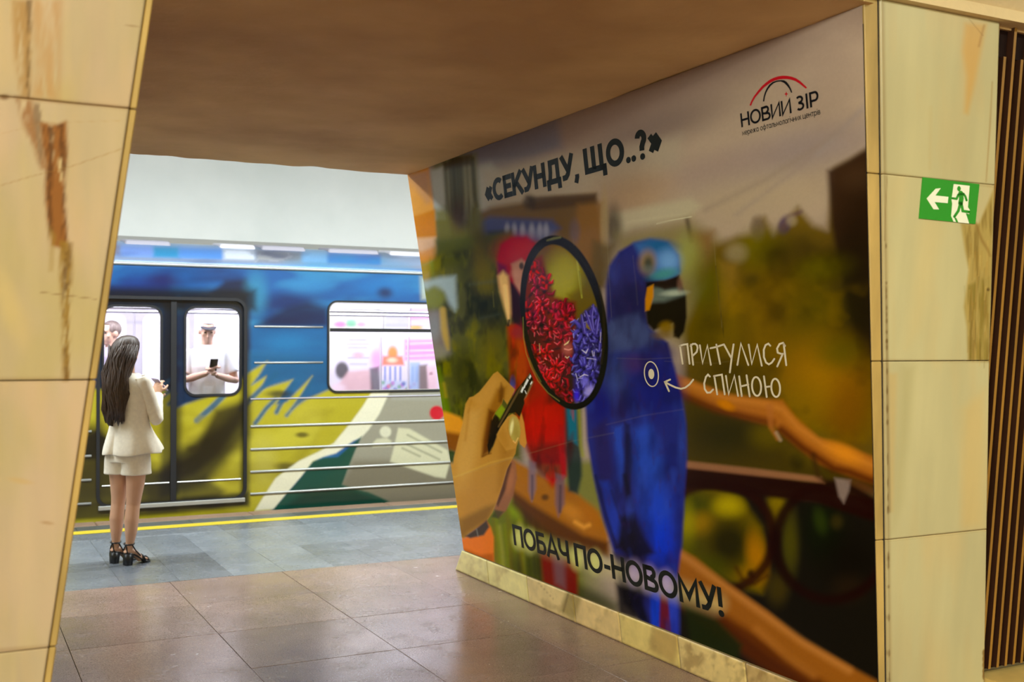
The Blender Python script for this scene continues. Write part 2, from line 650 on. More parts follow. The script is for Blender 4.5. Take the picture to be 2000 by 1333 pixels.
def grid_mesh(name, P):
    """P (rows, cols, 3) -> quad grid mesh"""
    r, c = P.shape[:2]
    me = bpy.data.meshes.new(name)
    i = np.arange(r * c).reshape(r, c)
    q = np.stack([i[:-1, :-1], i[:-1, 1:], i[1:, 1:], i[1:, :-1]], -1).reshape(-1, 4)
    me.vertices.add(r * c)
    me.vertices.foreach_set('co', P.reshape(-1).astype(np.float32))
    me.loops.add(len(q) * 4)
    me.loops.foreach_set('vertex_index', q.ravel().astype(np.int32))
    me.polygons.add(len(q))
    me.polygons.foreach_set('loop_start', np.arange(0, len(q) * 4, 4, dtype=np.int32))
    me.update(calc_edges=True)
    me.validate()
    return me


# ------------------------------------------------------------------ floor
rng = random.Random(4)
floor = box('floor', -9, 12, -5.5, 10.45, -0.9, -0.010, MAT['mortar'])
tag(floor, kind='structure')


def tile_mesh(name, lx, ly, th=0.011, gap=0.0035, bev=0.0012):
    bm = bmesh.new()
    add_box(bm, gap / 2, lx - gap / 2, gap / 2, ly - gap / 2, -th, 0)
    bmesh.ops.bevel(bm, geom=[e for e in bm.edges if e.verts[0].co.z > -1e-5 and e.verts[1].co.z > -1e-5], offset=bev, segments=1, affect='EDGES')
    me = bpy.data.meshes.new(name)
    bm.to_mesh(me); bm.free()
    return me


def lay(me, mat, xs, ys, name='tile', skip=None, jog=0.0):
    if not me.materials: me.materials.append(mat)
    for x in xs:
        for y in ys:
            if skip and skip(x, y): continue
            o = bpy.data.objects.new(name, me)
            o.location = (x, y, rng.uniform(-0.0008, 0.0004))
            o.parent = floor
            COL.objects.link(o)


def in_pylon(x, y):
    return YF + 0.05 < y + 0.38 < YB - 0.05 and (x > XR + 0.12 or x + 0.76 < XL - 0.12)


PX, PY, X0, Y0 = 0.7745, 0.758, 0.578, 7.766 - 0.758 * 13
big = tile_mesh('red_tile', PX, PY)
lay(big, MAT['red_granite'], [X0 + PX * i for i in range(-5, 7)], [Y0 + PY * j for j in range(13)], skip=in_pylon)
small = tile_mesh('grey_tile', 0.3675, 0.975, gap=0.0018, bev=0.0008)
lay(small, MAT['grey_granite'], [1.419 + 0.3675 * i for i in range(-14, 21)], [7.766, 8.741])
strip = tile_mesh('line_tile', 0.735, 0.324)
lay(strip, MAT['grey_granite'], [1.419 + 0.735 * i for i in range(-7, 11)], [9.716])
line_bed = tile_mesh('bed_tile', 1.47, 0.208)
lay(line_bed, MAT['dark_granite'], [1.419 + 1.47 * i for i in range(-4, 6)], [10.04])
dark = tile_mesh('dark_tile', 0.49, 0.235)
lay(dark, MAT['dark_granite'], [1.5 + 0.49 * i for i in range(-11, 16)], [10.248])
kerb_me = tile_mesh('kerb_stone', 1.4, 0.255, th=0.2, gap=0.004, bev=0.008)
kerb_me.materials.append(MAT['kerb'])
for i in range(-4, 6):
    o = bpy.data.objects.new('kerb_stone', kerb_me)
    o.location = (1.2 + 1.4 * i, 10.483, 0)
    o.parent = floor
    COL.objects.link(o)
yl = box('yellow_line', -5, 9, 10.06, 10.225, 0.0006, 0.0022, MAT['yellow_paint'], floor)
yl['label'] = 'yellow painted safety line along the platform edge'
track = box('trackbed', -9, 12, 10.45, 15.2, -1.3, -0.95, MAT['bed'])
track.name = 'ground'
tag(track, kind='structure')

# ------------------------------------------------------------------ pylons either side of the passage
JZ = [0.16, 0.864, 1.5505, 2.2397, 2.855]           # joints of the marble, right pylon
JZL = [0.11, 0.812, 1.5137, 2.2175, 2.92]           # left pylon


def xe_r(z):     # left edge of the right pylon's front slabs
    return 2.989 + (2.835 - z) * 0.1122


def xr_r(z):     # where the slabs stop at the timber screen
    zs = [0.0, 0.22, 1.548, 2.854, 3.0]
    return float(np.interp(z, zs, [3.838, 3.819, 3.697, 3.604, 3.59]))


def xe_l(z):     # right edge of the left pylon's front slabs
    return 0.451 + (z - 2.496) * 0.1266


def front_y(z, off=0.0):
    return YF - T1 * z - off


def pylon_core(name, side):
    # solid core just behind its cladding
    pts = []
    for z in (0.0, 3.2):
        yf, yb = front_y(z) + 0.03, YB - T2 * z
        if side > 0:
            xa, xb = XR - S * z + 0.004, 3.60
        else:
            xa, xb = -8.0, XL + S * z - 0.004
        pts += [(xa, yf, z), (xb, yf, z), (xb, yb, z), (xa, yb, z)]
    o = hexa(name, pts, MAT['core'])
    return tag(o, kind='structure')


wall_r = pylon_core('wall_right', 1)
pts = []
for z in (0.0, 3.2):
    yf, yb = front_y(z) + 0.115, YB - T2 * z
    pts += [(3.602, yf, z), (9.5, yf, z), (9.5, yb, z), (3.602, yb, z)]
tag(hexa('wall_right_inner', pts, MAT['core']), kind='structure')
wall_l = pylon_core('wall_left', -1)


def stone_figure(P, side, seed):
    """cream marble with soft veins, rust runs and dirt that belong to the stone"""
    xy = drawing_xy(P)
    A = Art(xy, (182, 163, 134) if side < 0 else (193, 184, 144))  # left base set darker than right to offset the stronger light there
    A.grain(60, 0.07, seed, (1.0, 0.22))
    A.grain(180, 0.05, seed + 1, (1.0, 0.5))
    A.blotch(70, (214, 176, 116), 0.52, 0.78, seed + 2, 0.35, stretch=(1.0, 0.2))
    A.blotch(26, (198, 176, 128), 0.60, 0.8, seed + 3, 0.25, stretch=(1.0, 0.12))
    if side < 0:
        br, dk, ol = (140, 88, 40), (84, 48, 18), (140, 106, 36)
        A.blotch(90, (196, 168, 148), 0.5, 0.8, seed + 5, 0.5, stretch=(1.0, 0.4))
        A.blotch(110, (176, 160, 104), 0.5, 0.8, seed + 6, 0.5, stretch=(1.0, 0.5))
        # the long rust run
        A.stain([(30, 192), (62, 196), (70, 240), (84, 300), (92, 330), (80, 330), (62, 280), (44, 240)], br, 8, 0.8, 1, 7, 60)
        A.stain([(60, 200), (82, 204), (84, 300), (76, 320), (70, 260)], dk, 6, 0.6, 2, 5, 50)
        A.stain([(78, 238), (112, 244), (130, 236), (132, 300), (126, 356), (128, 420), (132, 470), (124, 486), (100, 480), (92, 430), (88, 380), (90, 320), (82, 280)], br, 5, 1.0, 3, 9, 120, 0.18, 0.42)
        A.stain([(84, 244), (108, 250), (104, 330), (100, 400), (106, 470), (96, 470), (88, 390), (90, 320)], dk, 4, 0.85, 4, 4, 60, 0.35, 0.6)
        A.stain([(112, 244), (130, 240), (130, 320), (126, 350), (130, 440), (130, 476), (120, 470), (122, 380)], dk, 4, 0.8, 5, 4, 50, 0.38, 0.6)
        A.ell(117, 322, 4, 14, (206, 184, 140), 0.5, 0.85)
        A.ell(120, 346, 3, 10, (206, 184, 140), 0.5, 0.7)
        A.stain([(94, 440), (110, 460), (104, 530), (96, 530)], (150, 122, 52), 6, 0.5, 6, 6, 60)
        A.stain([(116, 470), (140, 474), (142, 520), (138, 600), (136, 745), (122, 745), (120, 640), (116, 560)], ol, 5, 0.9, 7, 6, 90, 0.22, 0.5)
        A.stain([(122, 480), (140, 482), (136, 560), (132, 660), (134, 740), (126, 740), (122, 560)], dk, 3, 0.65, 8, 3.5, 50, 0.42, 0.62)
        A.line([(138, 476), (136, 500), (132, 520)], [4, 6, 3], dk, 3, 0.6)
        A.stain([(24, 0), (66, 0), (62, 100), (58, 192), (40, 192), (26, 100)], (160, 118, 56), 10, 0.75, 9, 8, 90)
        A.stain([(52, 0), (62, 0), (60, 90), (57, 192), (50, 192), (54, 90)], (92, 64, 26), 3, 0.75, 10, 5, 40, 0.3, 0.5)
        A.stain([(66, 0), (120, 0), (116, 196), (64, 190)], (176, 130, 74), 12, 0.6, 11, 12, 140, 0.2, 0.5)
        A.line([(30, 188), (60, 192), (120, 200), (260, 212)], 2.5, (96, 62, 26), 2.5, 0.6)
        A.ell(8, 190, 9, 5, (90, 54, 20), 0.6, 0.8)
        A.line([(0, 363), (60, 345), (140, 325), (240, 290)], 1.6, (150, 112, 60), 1.2, 0.55)
        A.line([(80, 571), (190, 585)], 1.6, (120, 86, 44), 1, 0.7)
        A.line([(245, 48), (275, 54)], 1.4, (120, 86, 44), 1, 0.6)
        A.line([(0, 262), (90, 240), (236, 236)], 1.2, (170, 134, 84), 1.2, 0.35)
        A.ell(92, 1022, 12, 3, (150, 110, 60), 0.6, 0.5, 8)
        A.ell(40, 940, 22, 5, (190, 156, 100), 0.7, 0.5, 10)
        A.ell(20, 600, 18, 60, (206, 180, 120), 0.8, 0.5, -15)
        for k, y in ((0, 189), (1, 743), (2, 1272)):
            A.line([(0, y - 1 if k else 187), (260, 212 if k == 0 else (741 if k == 1 else 1253))], 6, (128, 88, 40), 5, 0.4)
    else:
        A.poly([(1885, 46), (1926, 48), (1918, 90), (1908, 140), (1900, 180), (1890, 222), (1884, 220), (1888, 150), (1880, 100)], (206, 160, 84), 8, 0.75)
        A.line([(1922, 50), (1912, 90)], 4, (150, 106, 48), 3, 0.5)
        A.line([(1892, 36), (1920, 70)], 1.2, (128, 94, 48), 1, 0.6)
        A.line([(1938, 160), (1934, 240), (1926, 355)], [2, 3, 2], (156, 116, 54), 2, 0.6)
        A.poly([(1876, 436), (1912, 436), (1942, 366), (1938, 520), (1932, 706), (1890, 704), (1888, 640), (1882, 600), (1892, 528), (1884, 490)], (172, 146, 74), 4, 0.85)
        A.stain([(1880, 440), (1912, 440), (1940, 380), (1938, 520), (1932, 706), (1892, 704), (1890, 620), (1894, 528)], (120, 94, 36), 4, 0.6, 21, 5, 60, 0.42, 0.66)
        A.stain([(1884, 560), (1932, 540), (1932, 706), (1890, 704)], (128, 112, 40), 5, 0.6, 22, 4, 70, 0.4, 0.66)
        for k in range(46):
            x = rng.uniform(1890, 1934); y = rng.uniform(440, 690)
            A.line([(x, y), (x + rng.uniform(-4, 1), y + rng.uniform(20, 60))], rng.uniform(1.0, 2.6), rng.choice([(146, 116, 46), (168, 128, 50), (120, 96, 40), (204, 170, 96)]), 1.5, 0.4)
        A.line([(1905, 434), (1918, 470), (1928, 486), (1934, 500)], [3, 6, 5, 3], (136, 100, 44), 3, 0.6)
        A.ell(1930, 566, 3, 3.4, (84, 56, 22), 0.4, 0.8)
        A.poly([(1760, 716), (1788, 716), (1776, 860), (1762, 980), (1742, 1040), (1750, 900)], (176, 166, 120), 14, 0.5)
        A.poly([(1800, 420), (1850, 420), (1800, 640), (1770, 680)], (204, 184, 134), 18, 0.5)
        A.poly([(1880, 800), (1924, 760), (1920, 1030), (1880, 1030)], (214, 178, 108), 16, 0.4)
        A.poly([(1735, 730), (1752, 730), (1744, 1000), (1738, 1000)], (200, 160, 92), 6, 0.4)
        A.line([(1818, 210), (1816, 330)], 5, (190, 170, 120), 4, 0.4)
        A.line([(1733, 342), (1729, 420), (1728, 470)], 1.4, (130, 96, 50), 1, 0.6)
        for y0, y1 in ((337, 365), (704, 707), (1057, 1033)):
            A.line([(1720, y0), (1944, y1)], 4, (150, 116, 60), 3, 0.35)
        # dirt along the corner joint
        A.line([(1724, 0), (1730, 500), (1738, 1333)], 5, (132, 96, 44), 5, 0.55)
        A.line([(1731, 560), (1734, 800), (1738, 1000)], 4, (110, 80, 36), 3, 0.4)
        for k in range(26):
            y = rng.uniform(400, 1333)
            A.ell(1727 + y / 1333 * 10, y, rng.uniform(1, 2.5), rng.uniform(2, 9), (96, 68, 28), 0.5, 0.6)
        # rubbed chips along the timber at the foot
        for y in (1276, 1288, 1300, 1312, 1322):
            A.ell(1922, y, 3.5, 7, (128, 92, 34), 0.3, 0.9)
    return A.c


def clad(name, parent, z0, z1, xa, xb, side, seed, nx, nz, th=0.024, gap=0.003):
    """one marble slab on the sloping front: painted face, thickness behind it"""
    zs = np.linspace(z0 + gap / 2, z1 - gap / 2, nz)
    P = np.zeros((nz, nx, 3))
    for i, z in enumerate(zs):
        P[i, :, 0] = np.linspace(xa(z), xb(z), nx)
        P[i, :, 1] = front_y(z)
        P[i, :, 2] = z
    me = grid_mesh(name, P)
    cols = stone_figure(P.reshape(-1, 3), side, seed)
    o = link(name, me, MAT['marble'], parent)
    bm = bmesh.new(); bm.from_mesh(me)
    ed = [e for e in bm.edges if e.is_boundary]
    r = bmesh.ops.extrude_edge_only(bm, edges=ed)
    for v in r['geom']:
        if isinstance(v, bmesh.types.BMVert): v.co.y += th
    n0 = len(cols)
    bm.to_mesh(me); bm.free()
    full = np.tile(np.array(srgb((188, 150, 92))), (len(me.vertices), 1))
    full[:n0] = cols
    set_colors(me, full)
    return o


for i in range(4):
    clad('marble_slab', wall_r, JZ[i], JZ[i + 1], xe_r, xr_r, 1, 10 + i, 120, 150)
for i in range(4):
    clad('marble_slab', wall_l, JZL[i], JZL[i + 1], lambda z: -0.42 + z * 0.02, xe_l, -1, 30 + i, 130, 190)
# next slabs along the left pylon, out towards the hall
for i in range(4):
    clad('marble_slab', wall_l, JZL[i], JZL[i + 1], lambda z: -1.30, lambda z: -0.423 + z * 0.02, -1, 50 + i, 20, 20)

# edge slabs: the passage-side cladding seen end-on at each front corner
for i in range(4):
    for side, jz, par in ((1, JZ, wall_r), (-1, JZL, wall_l)):
        pts = []
        for z in (jz[i] + 0.0015, jz[i + 1] - 0.0015):
            if side > 0:
                xa, xb = XR - S * z - 0.001, xe_r(z) - 0.010
                y0, y1 = front_y(z) + 0.006, front_y(z) + 0.05
            else:
                xa, xb = xe_l(z) + 0.002, XL + S * z + 0.003
                y0, y1 = front_y(z) + 0.004, front_y(z) + 0.9
            pts += [(xa, y0, z), (xb, y0, z), (xb, y1, z), (xa, y1, z)]
        e = hexa('edge_slab', pts, MAT['marble_edge'], par, 0.003)
        if side > 0:
            # a thin rounded bead between edge slab and front slab
            bm = bmesh.new()
            za, zb = jz[i] + 0.001, jz[i + 1] - 0.001
            add_tube(bm, [(xe_r(za) - 0.006, front_y(za) + 0.012, za), (xe_r(zb) - 0.006, front_y(zb) + 0.012, zb)], 0.005, 6)
            bm_obj('joint_filler', bm, MAT['mortar'], par)

# passage side of the left pylon: marble slabs (seen only in reflections and from the side)
for k in range(5):
    for i in range(4):
        pts = []
        y0, y1 = 0.91 + k * 0.64, 0.91 + (k + 1) * 0.64 - 0.004
        for z in (JZL[i] + 0.0015, min(JZL[i + 1], H) - 0.0015):
            xb = XL + S * z + 0.003
            pts += [(xb - 0.02, front_y(z) + y0, z), (xb, front_y(z) + y0, z), (xb, front_y(z) + y1, z), (xb - 0.02, front_y(z) + y1, z)]
        o = hexa('marble_slab', pts, MAT['base_marble'], wall_l)
        set_colors(o.data, np.tile(srgb((214, 196, 150)), (len(o.data.vertices), 1)))

# ------------------------------------------------------------------ skirting of marble blocks under the mural
base_r = hexa('baseboard_right', [(XR - 0.012, YF + 0.02, 0), (XR + 0.003, YF + 0.02, 0), (XR + 0.003, 7.255, 0), (XR - 0.012, 7.255, 0),
                                  (XR - S * 0.158 - 0.012, YF + 0.01, 0.158), (XR - S * 0.158 + 0.003, YF + 0.01, 0.158), (XR - S * 0.158 + 0.003, YB - 0.002, 0.158), (XR - S * 0.158 - 0.012, YB - 0.002, 0.158)], MAT['mortar'])
tag(base_r, kind='structure')
JB = [7.262, 6.70, 6.127, 5.55, 5.063, 4.524, 4.0, 3.60, 3.20]
for k in range(len(JB) - 1):
    y1, y0 = JB[k] - 0.0035, JB[k + 1] + 0.0035
    ny, nz = 40, 14
    P = np.zeros((nz, ny, 3))
    for i, z in enumerate(np.linspace(0.002, 0.166, nz)):
        P[i, :, 1] = np.linspace(y1 if k else y1 - 0.155 * z / 0.166, y0, ny)
        P[i, :, 0] = XR - S * z - 0.018
        P[i, :, 2] = z
    xy = drawing_xy(P.reshape(-1, 3))
    b0 = [(236, 226, 158), (238, 226, 154), (240, 214, 150), (238, 208, 144), (234, 210, 130), (238, 212, 144), (210, 180, 120), (202, 170, 112)][k]
    A = Art(xy, b0)
    A.grain(26, 0.10, 70 + k)
    A.grain(9, 0.06, 80 + k)
    if k == 3 or k == 2:
        A.poly([(1108, 1150), (1138, 1160), (1122, 1215), (1094, 1195)], (150, 128, 56), 6, 0.75)
        A.line([(1112, 1152), (1100, 1196)], 3, (90, 70, 24), 2, 0.6)
        A.line([(1052, 1140), (1080, 1170)], 1.2, (150, 110, 60), 1, 0.6)
    if k == 4:
        A.poly([(1276, 1222), (1330, 1243), (1316, 1300), (1268, 1270)], (186, 150, 84), 8, 0.7)
    if k >= 5:
        A.blotch(16, (140, 104, 52), 0.5, 0.7, 90 + k, 0.6)
    A.blotch(18, (168, 140, 84), 0.6, 0.8, 60 + k, 0.5)
    me = grid_mesh('tile', P)
    bm = bmesh.new(); bm.from_mesh(me)
    r = bmesh.ops.extrude_edge_only(bm, edges=[e for e in bm.edges if e.is_boundary])
    for v in r['geom']:
        if isinstance(v, bmesh.types.BMVert): v.co.x += 0.012
    n0 = len(A.c)
    bm.to_mesh(me); bm.free()
    full = np.tile(srgb((150, 124, 78)), (len(me.vertices), 1)); full[:n0] = A.c
    set_colors(me, full)
    link('tile', me, MAT['base_marble'], base_r)

# ------------------------------------------------------------------ ceilings
nx, ny = 90, 110
P = np.zeros((ny, nx, 3))
for j in range(ny):
    t = j / (ny - 1)
    y = (front_y(H) - 0.02) * (1 - t) + (YB - T2 * H + 0.004) * t
    for i in range(nx):
        x = 0.40 + (2.93 - 0.40) * i / (nx - 1)
        x = XL + S * H - 0.02 + (XR - S * H + 0.02 - XL - S * H + 0.02) * i / (nx - 1)
        dz = 0.006 * mnoise.noise((x * 2.2, y * 1.6, 0.3)) + 0.003 * mnoise.noise((x * 9, y * 7, 4.0))
        if j == ny - 1: dz += 0.010 * mnoise.noise((x * 6, 2.0, 9.0))
        P[j, i] = (x, y, H + dz)
ceil_me = grid_mesh('ceiling', P)
ceil_me.polygons.foreach_set('use_smooth', [True] * len(ceil_me.polygons))
ceiling = link('ceiling', ceil_me, MAT['soffit'])
tag(ceiling, kind='structure')
# solid beam above the passage
beam = box('ceiling_slab', -8, 9.5, 2.97, YB - T2 * H, H + 0.02, 3.5, MAT['soffit'])
beam.name = 'lintel'
tag(beam, kind='structure')


def vault(name, y0, z0, y1, z1, rise, x0, x1, mat, n=40, first=0.35):
    P = np.zeros((n, 2, 3))
    for i in range(n):
        t = i / (n - 1)
        y = y0 + (y1 - y0) * t
        z = z0 + (z1 - z0) * t + rise * math.sin(PI * t) ** 0.7
        P[i, 0] = (x0, y, z); P[i, 1] = (x1, y, z)
    me = grid_mesh(name, P)
    o = link(name, me, mat)
    return tag(o, kind='structure')


vault('ceiling', 2.945, 2.858, -5.5, 2.858, 1.7, -9, 12, MAT['vault'])
vault('ceiling', YB - T2 * H, 2.85, 15.2, 4.45, 1.25, -9, 12, MAT['white_vault'])
cap = hexa('trim_1', [(xe_r(2.85) - 0.09, 2.90, 2.858), (9.5, 2.90, 2.858), (9.5, 3.1, 2.858), (xe_r(2.85) - 0.09, 3.1, 2.858),
                      (xe_r(2.85) - 0.09, 2.90, 2.9), (9.5, 2.90, 2.9), (9.5, 3.1, 2.9), (xe_r(2.85) - 0.09, 3.1, 2.9)], MAT['vault'])
tag(cap, kind='structure')
wb = box('wall_back', -9, 12, 15.0, 15.3, -1.3, 4.6, MAT['white_vault'])
tag(wb, kind='structure')
wh = box('wall_front', -9, 12, -5.8, -5.5, 0, 4.6, MAT['vault'])
tag(wh, kind='structure')
for nm, xa in (('wall_end_left', -9.3), ('wall_end_right', 12.0)):
    w = box(nm, xa, xa + 0.3, -5.8, 15.3, -1.3, 4.9, MAT['vault'])
    tag(w, kind='structure')

# ------------------------------------------------------------------ timber slat screen beside the right pylon
scr = empty('slatted_screen', (3.9, 3.2, 0.24))
tag(scr, 'dark brown timber slat screen with gold slat fronts beside the right marble pylon', 'screen')
bpy.context.view_layer.update()


def child(o, root):
    o.parent = root
    o.matrix_parent_inverse = root.matrix_basis.inverted()
    return o


def slat(x, w, zt, zb, off, depth, mat, name='slat', front=None):
    pts = []
    for z in (zb, zt):
        y0 = front_y(z) + off
        pts += [(x - w / 2, y0, z), (x + w / 2, y0, z), (x + w / 2, y0 + depth, z), (x - w / 2, y0 + depth, z)]
    o = child(hexa(name, pts, mat), scr)
    if front is not None:          # polished face of the slat
        o.data.materials.append(front)
        for p in o.data.polygons:
            if p.normal.y < -0.8: p.material_index = 1
    return o


slat(4.1, 1.1, 2.856, 0.24, 0.085, 0.02, MAT['slat_dark'], 'backing_panel')
for k in range(20):
    x = 3.627 + 0.0495 * k - 0.0004 * k
    tall = k % 2 == 0
    zt = 2.857 if tall else 2.74
    slat(x, 0.0145, zt, 0.262, 0.022, 0.062, MAT['slat'], front=MAT['slat_gold'])
    slat(x + 0.0245, 0.007, 2.62 if tall else 2.58, 0.262, 0.045, 0.04, MAT['slat'])
    if tall:
        slat(x + 0.0495, 0.075, 2.857, 2.745, 0.05, 0.034, MAT['slat_dark'], 'header_block')
pl = hexa('wall_plinth', [(3.842, 2.96, 0.0), (9.5, 2.96, 0.0), (9.5, 3.25, 0.0), (3.842, 3.25, 0.0), (3.822, 2.94, 0.236), (9.5, 2.94, 0.236), (9.5, 3.25, 0.236), (3.822, 3.25, 0.236)], MAT['base_marble'])
pl.name = 'baseboard_front'
set_colors(pl.data, np.tile(srgb((206, 176, 110)), (len(pl.data.vertices), 1)))
tag(pl, kind='structure')

# ------------------------------------------------------------------ exit sign on the right pylon
def flat_poly(name, pts, off, th, mat, parent, place):
    """a thin raised shape cut to an outline; place(x,y,off) puts drawing points on the surface"""
    bm = bmesh.new()
    top = [bm.verts.new(place(x, y, off + th)) for x, y in pts]
    for t in tessellate_polygon([[Vector((x, y, 0)) for x, y in pts]]):
        bm.faces.new([top[i] for i in t])
    n = len(pts)
    bot = [bm.verts.new(place(x, y, off)) for x, y in pts]
    for i in range(n):
        bm.faces.new((top[i], top[(i + 1) % n], bot[(i + 1) % n], bot[i]))
    return bm_obj(name, bm, mat, parent)


def sg(u, v):
    return (1650 + u / 2.963, v / 2.963)


sign = flat_poly('exit_sign', [(1801, 346.5), (1911.5, 360), (1903.5, 438), (1794, 427)], 0.0, 0.004, MAT['sign_green'], None, front_pt)
tag(sign, 'green emergency exit sign with white arrow and running figure on the right pylon', 'sign')
flat_poly('arrow', [sg(*q) for q in ((468, 1150), (520, 1093), (550, 1090), (519, 1132), (594, 1140), (590, 1177), (514, 1170), (540, 1213), (508, 1212))], 0.004, 0.0008, MAT['sign_white'], sign, front_pt)
flat_poly('doorway', [sg(*q) for q in ((625, 1066), (717, 1076), (707, 1200), (718, 1218), (714, 1240), (694, 1234), (714, 1294), (652, 1288), (640, 1262), (626, 1258), (638, 1286), (624, 1284), (610, 1252), (616, 1180), (612, 1158))], 0.004, 0.0008, MAT['sign_white'], sign, front_pt)


def ribbon(pts, w, closed=False):
    """outline polygon of a polyline of width w with mitred joints"""
    p = [Vector((x, y)) for x, y in pts]
    n = len(p)
    L, R_ = [], []
    for i in range(n):
        if closed:
            a, b = p[(i - 1) % n], p[(i + 1) % n]
        else:
            a, b = p[max(i - 1, 0)], p[min(i + 1, n - 1)]
        d1 = (p[i] - a).normalized() if (p[i] - a).length > 1e-9 else (b - p[i]).normalized()
        d2 = (b - p[i]).normalized() if (b - p[i]).length > 1e-9 else d1
        n1, n2 = Vector((-d1.y, d1.x)), Vector((-d2.y, d2.x))
        m = n1 + n2
        if m.length < 1e-6:
            m = n1
        m.normalize()
        k = 1.0 / max(m.dot(n1), 0.5)
        ww = (w[i] if hasattr(w, '__len__') else w) / 2
        L.append(p[i] + m * ww * k)
        R_.append(p[i] - m * ww * k)
    return L, R_


def add_ribbon(bm, pts, w, place, off, closed=False, caps=False):
    L, R_ = ribbon(pts, w, closed)
    vl = [bm.verts.new(place(q.x, q.y, off)) for q in L]
    vr = [bm.verts.new(place(q.x, q.y, off)) for q in R_]
    n = len(vl)
    for i in range(n if closed else n - 1):
        j = (i + 1) % n
        bm.faces.new((vl[i], vl[j], vr[j], vr[i]))
    if caps:
        for q in (pts[0], pts[-1]):
            ww = (w[0] if hasattr(w, '__len__') else w) / 2
            bm.faces.new([bm.verts.new(place(q[0] + ww * math.cos(2 * PI * k / 14), q[1] + ww * math.sin(2 * PI * k / 14), off)) for k in range(14)])


def disc(bm, cx, cy, rx, ry, place, off, n=28, rot=0.0):
    c, s = math.cos(rot), math.sin(rot)
    bm.faces.new([bm.verts.new(place(cx + rx * math.cos(2 * PI * k / n) * c - ry * math.sin(2 * PI * k / n) * s, cy + rx * math.cos(2 * PI * k / n) * s + ry * math.sin(2 * PI * k / n) * c, off)) for k in range(n)])


bm = bmesh.new()
hx, hy = sg(654, 1093)
disc(bm, hx, hy, 3.5, 5.0, front_pt, 0.0056)
for pts, w in ((((664, 1118), (668, 1150), (663, 1178)), 9.0), (((650, 1128), (640, 1152), (616, 1148)), 4.2), (((678, 1122), (690, 1136), (698, 1160)), 4.2),
               (((664, 1172), (650, 1222), (628, 1254)), 5.2), (((668, 1178), (676, 1222), (716, 1228)), 5.2), (((652, 1126), (682, 1124)), 4.0)):
    add_ribbon(bm, [sg(*q) for q in pts], w, front_pt, 0.0056, caps=True)
bm_obj('running_figure', bm, MAT['sign_green'], sign)

# ------------------------------------------------------------------ the mural: one printed sheet over the whole slanted passage wall
def poster_grid():
    # columns packed where the print is finest (magnifier and hand)
    xs = [793.0]
    while xs[-1] < 1724:
        x = xs[-1]
        xs.append(x + (1.15 if 884 < x < 1192 else (1.9 if x < 1350 else 2.3)))
    u = []
    for x in xs:
        u.append(onplane(x, 700, (1, 0, S), XR)[1])
    u = np.array(u)
    ymin, ymax = front_y(1.4) + 0.012, YB - T2 * 1.4 - 0.002
    t = (ymax - u) / (ymax - ymin)
    t = np.clip((t - t[0]) / (t[-1] - t[0]), 0, 1)
    zs = np.concatenate([np.arange(0.170, 0.5, 0.0042), np.arange(0.5, 2.0, 0.0034), np.arange(2.0, H - 0.004, 0.0048), [H - 0.002]])
    P = np.zeros((len(zs), len(t), 3))
    for i, z in enumerate(zs):
        ya, yb = YB - T2 * z - 0.001, front_y(z) + 0.012
        P[i, :, 1] = ya + (yb - ya) * t
        P[i, :, 0] = XR - S * z - 0.005
        P[i, :, 2] = z
    return P


PP = poster_grid()
PXY = drawing_xy(PP.reshape(-1, 3) + np.array([0.005, 0, 0]))
PXY[:, 0] = np.maximum(PXY[:, 0], 804 + 0.146 * (PXY[:, 1] - 340))     # the print bleeds off the far edge
A = Art(PXY, (150, 127, 113))
rs = np.random.RandomState(7)

# --- sky
A.poly([(1050, 240), (1760, -40), (1760, 60), (1500, 130), (1250, 260), (1050, 340), (880, 330)], (112, 88, 82), 45, 0.8)
A.poly([(900, 280), (1090, 230), (1100, 290), (960, 345), (890, 350)], (98, 90, 100), 16, 0.85)
A.ell(1180, 300, 90, 34, (128, 104, 92), 0.8, 0.7, -18)
A.ell(1290, 250, 120, 30, (104, 84, 80), 0.9, 0.7, -20)
A.poly([(870, 340), (960, 320), (1000, 360), (960, 420), (900, 470), (868, 470)], (150, 146, 140), 12, 0.9)
A.poly([(940, 330), (1330, 270), (1330, 330), (1130, 400), (950, 420)], (150, 132, 116), 22, 0.8)
A.ell(1560, 300, 150, 40, (126, 110, 114), 0.9, 0.7, -16)
A.ell(1400, 330, 120, 30, (138, 114, 106), 0.9, 0.6, -14)
A.ell(1640, 110, 90, 90, (158, 134, 122), 0.9, 0.7)
A.ell(1480, 390, 160, 46, (152, 130, 110), 0.9, 0.7, -12)
A.ell(1230, 380, 70, 40, (150, 116, 84), 0.9, 0.7, -15)
A.line([(1380, 410), (1500, 350), (1640, 260)], 8, (128, 108, 96), 10, 0.5)
A.line([(1440, 420), (1560, 330), (1680, 220)], 7, (132, 112, 106), 9, 0.45)
A.line([(1600, 300), (1690, 210)], 9, (136, 122, 122), 8, 0.4)
A.blotch(140, (122, 100, 92), 0.5, 0.8, 5, 0.3, stretch=(0.7, 1.3))

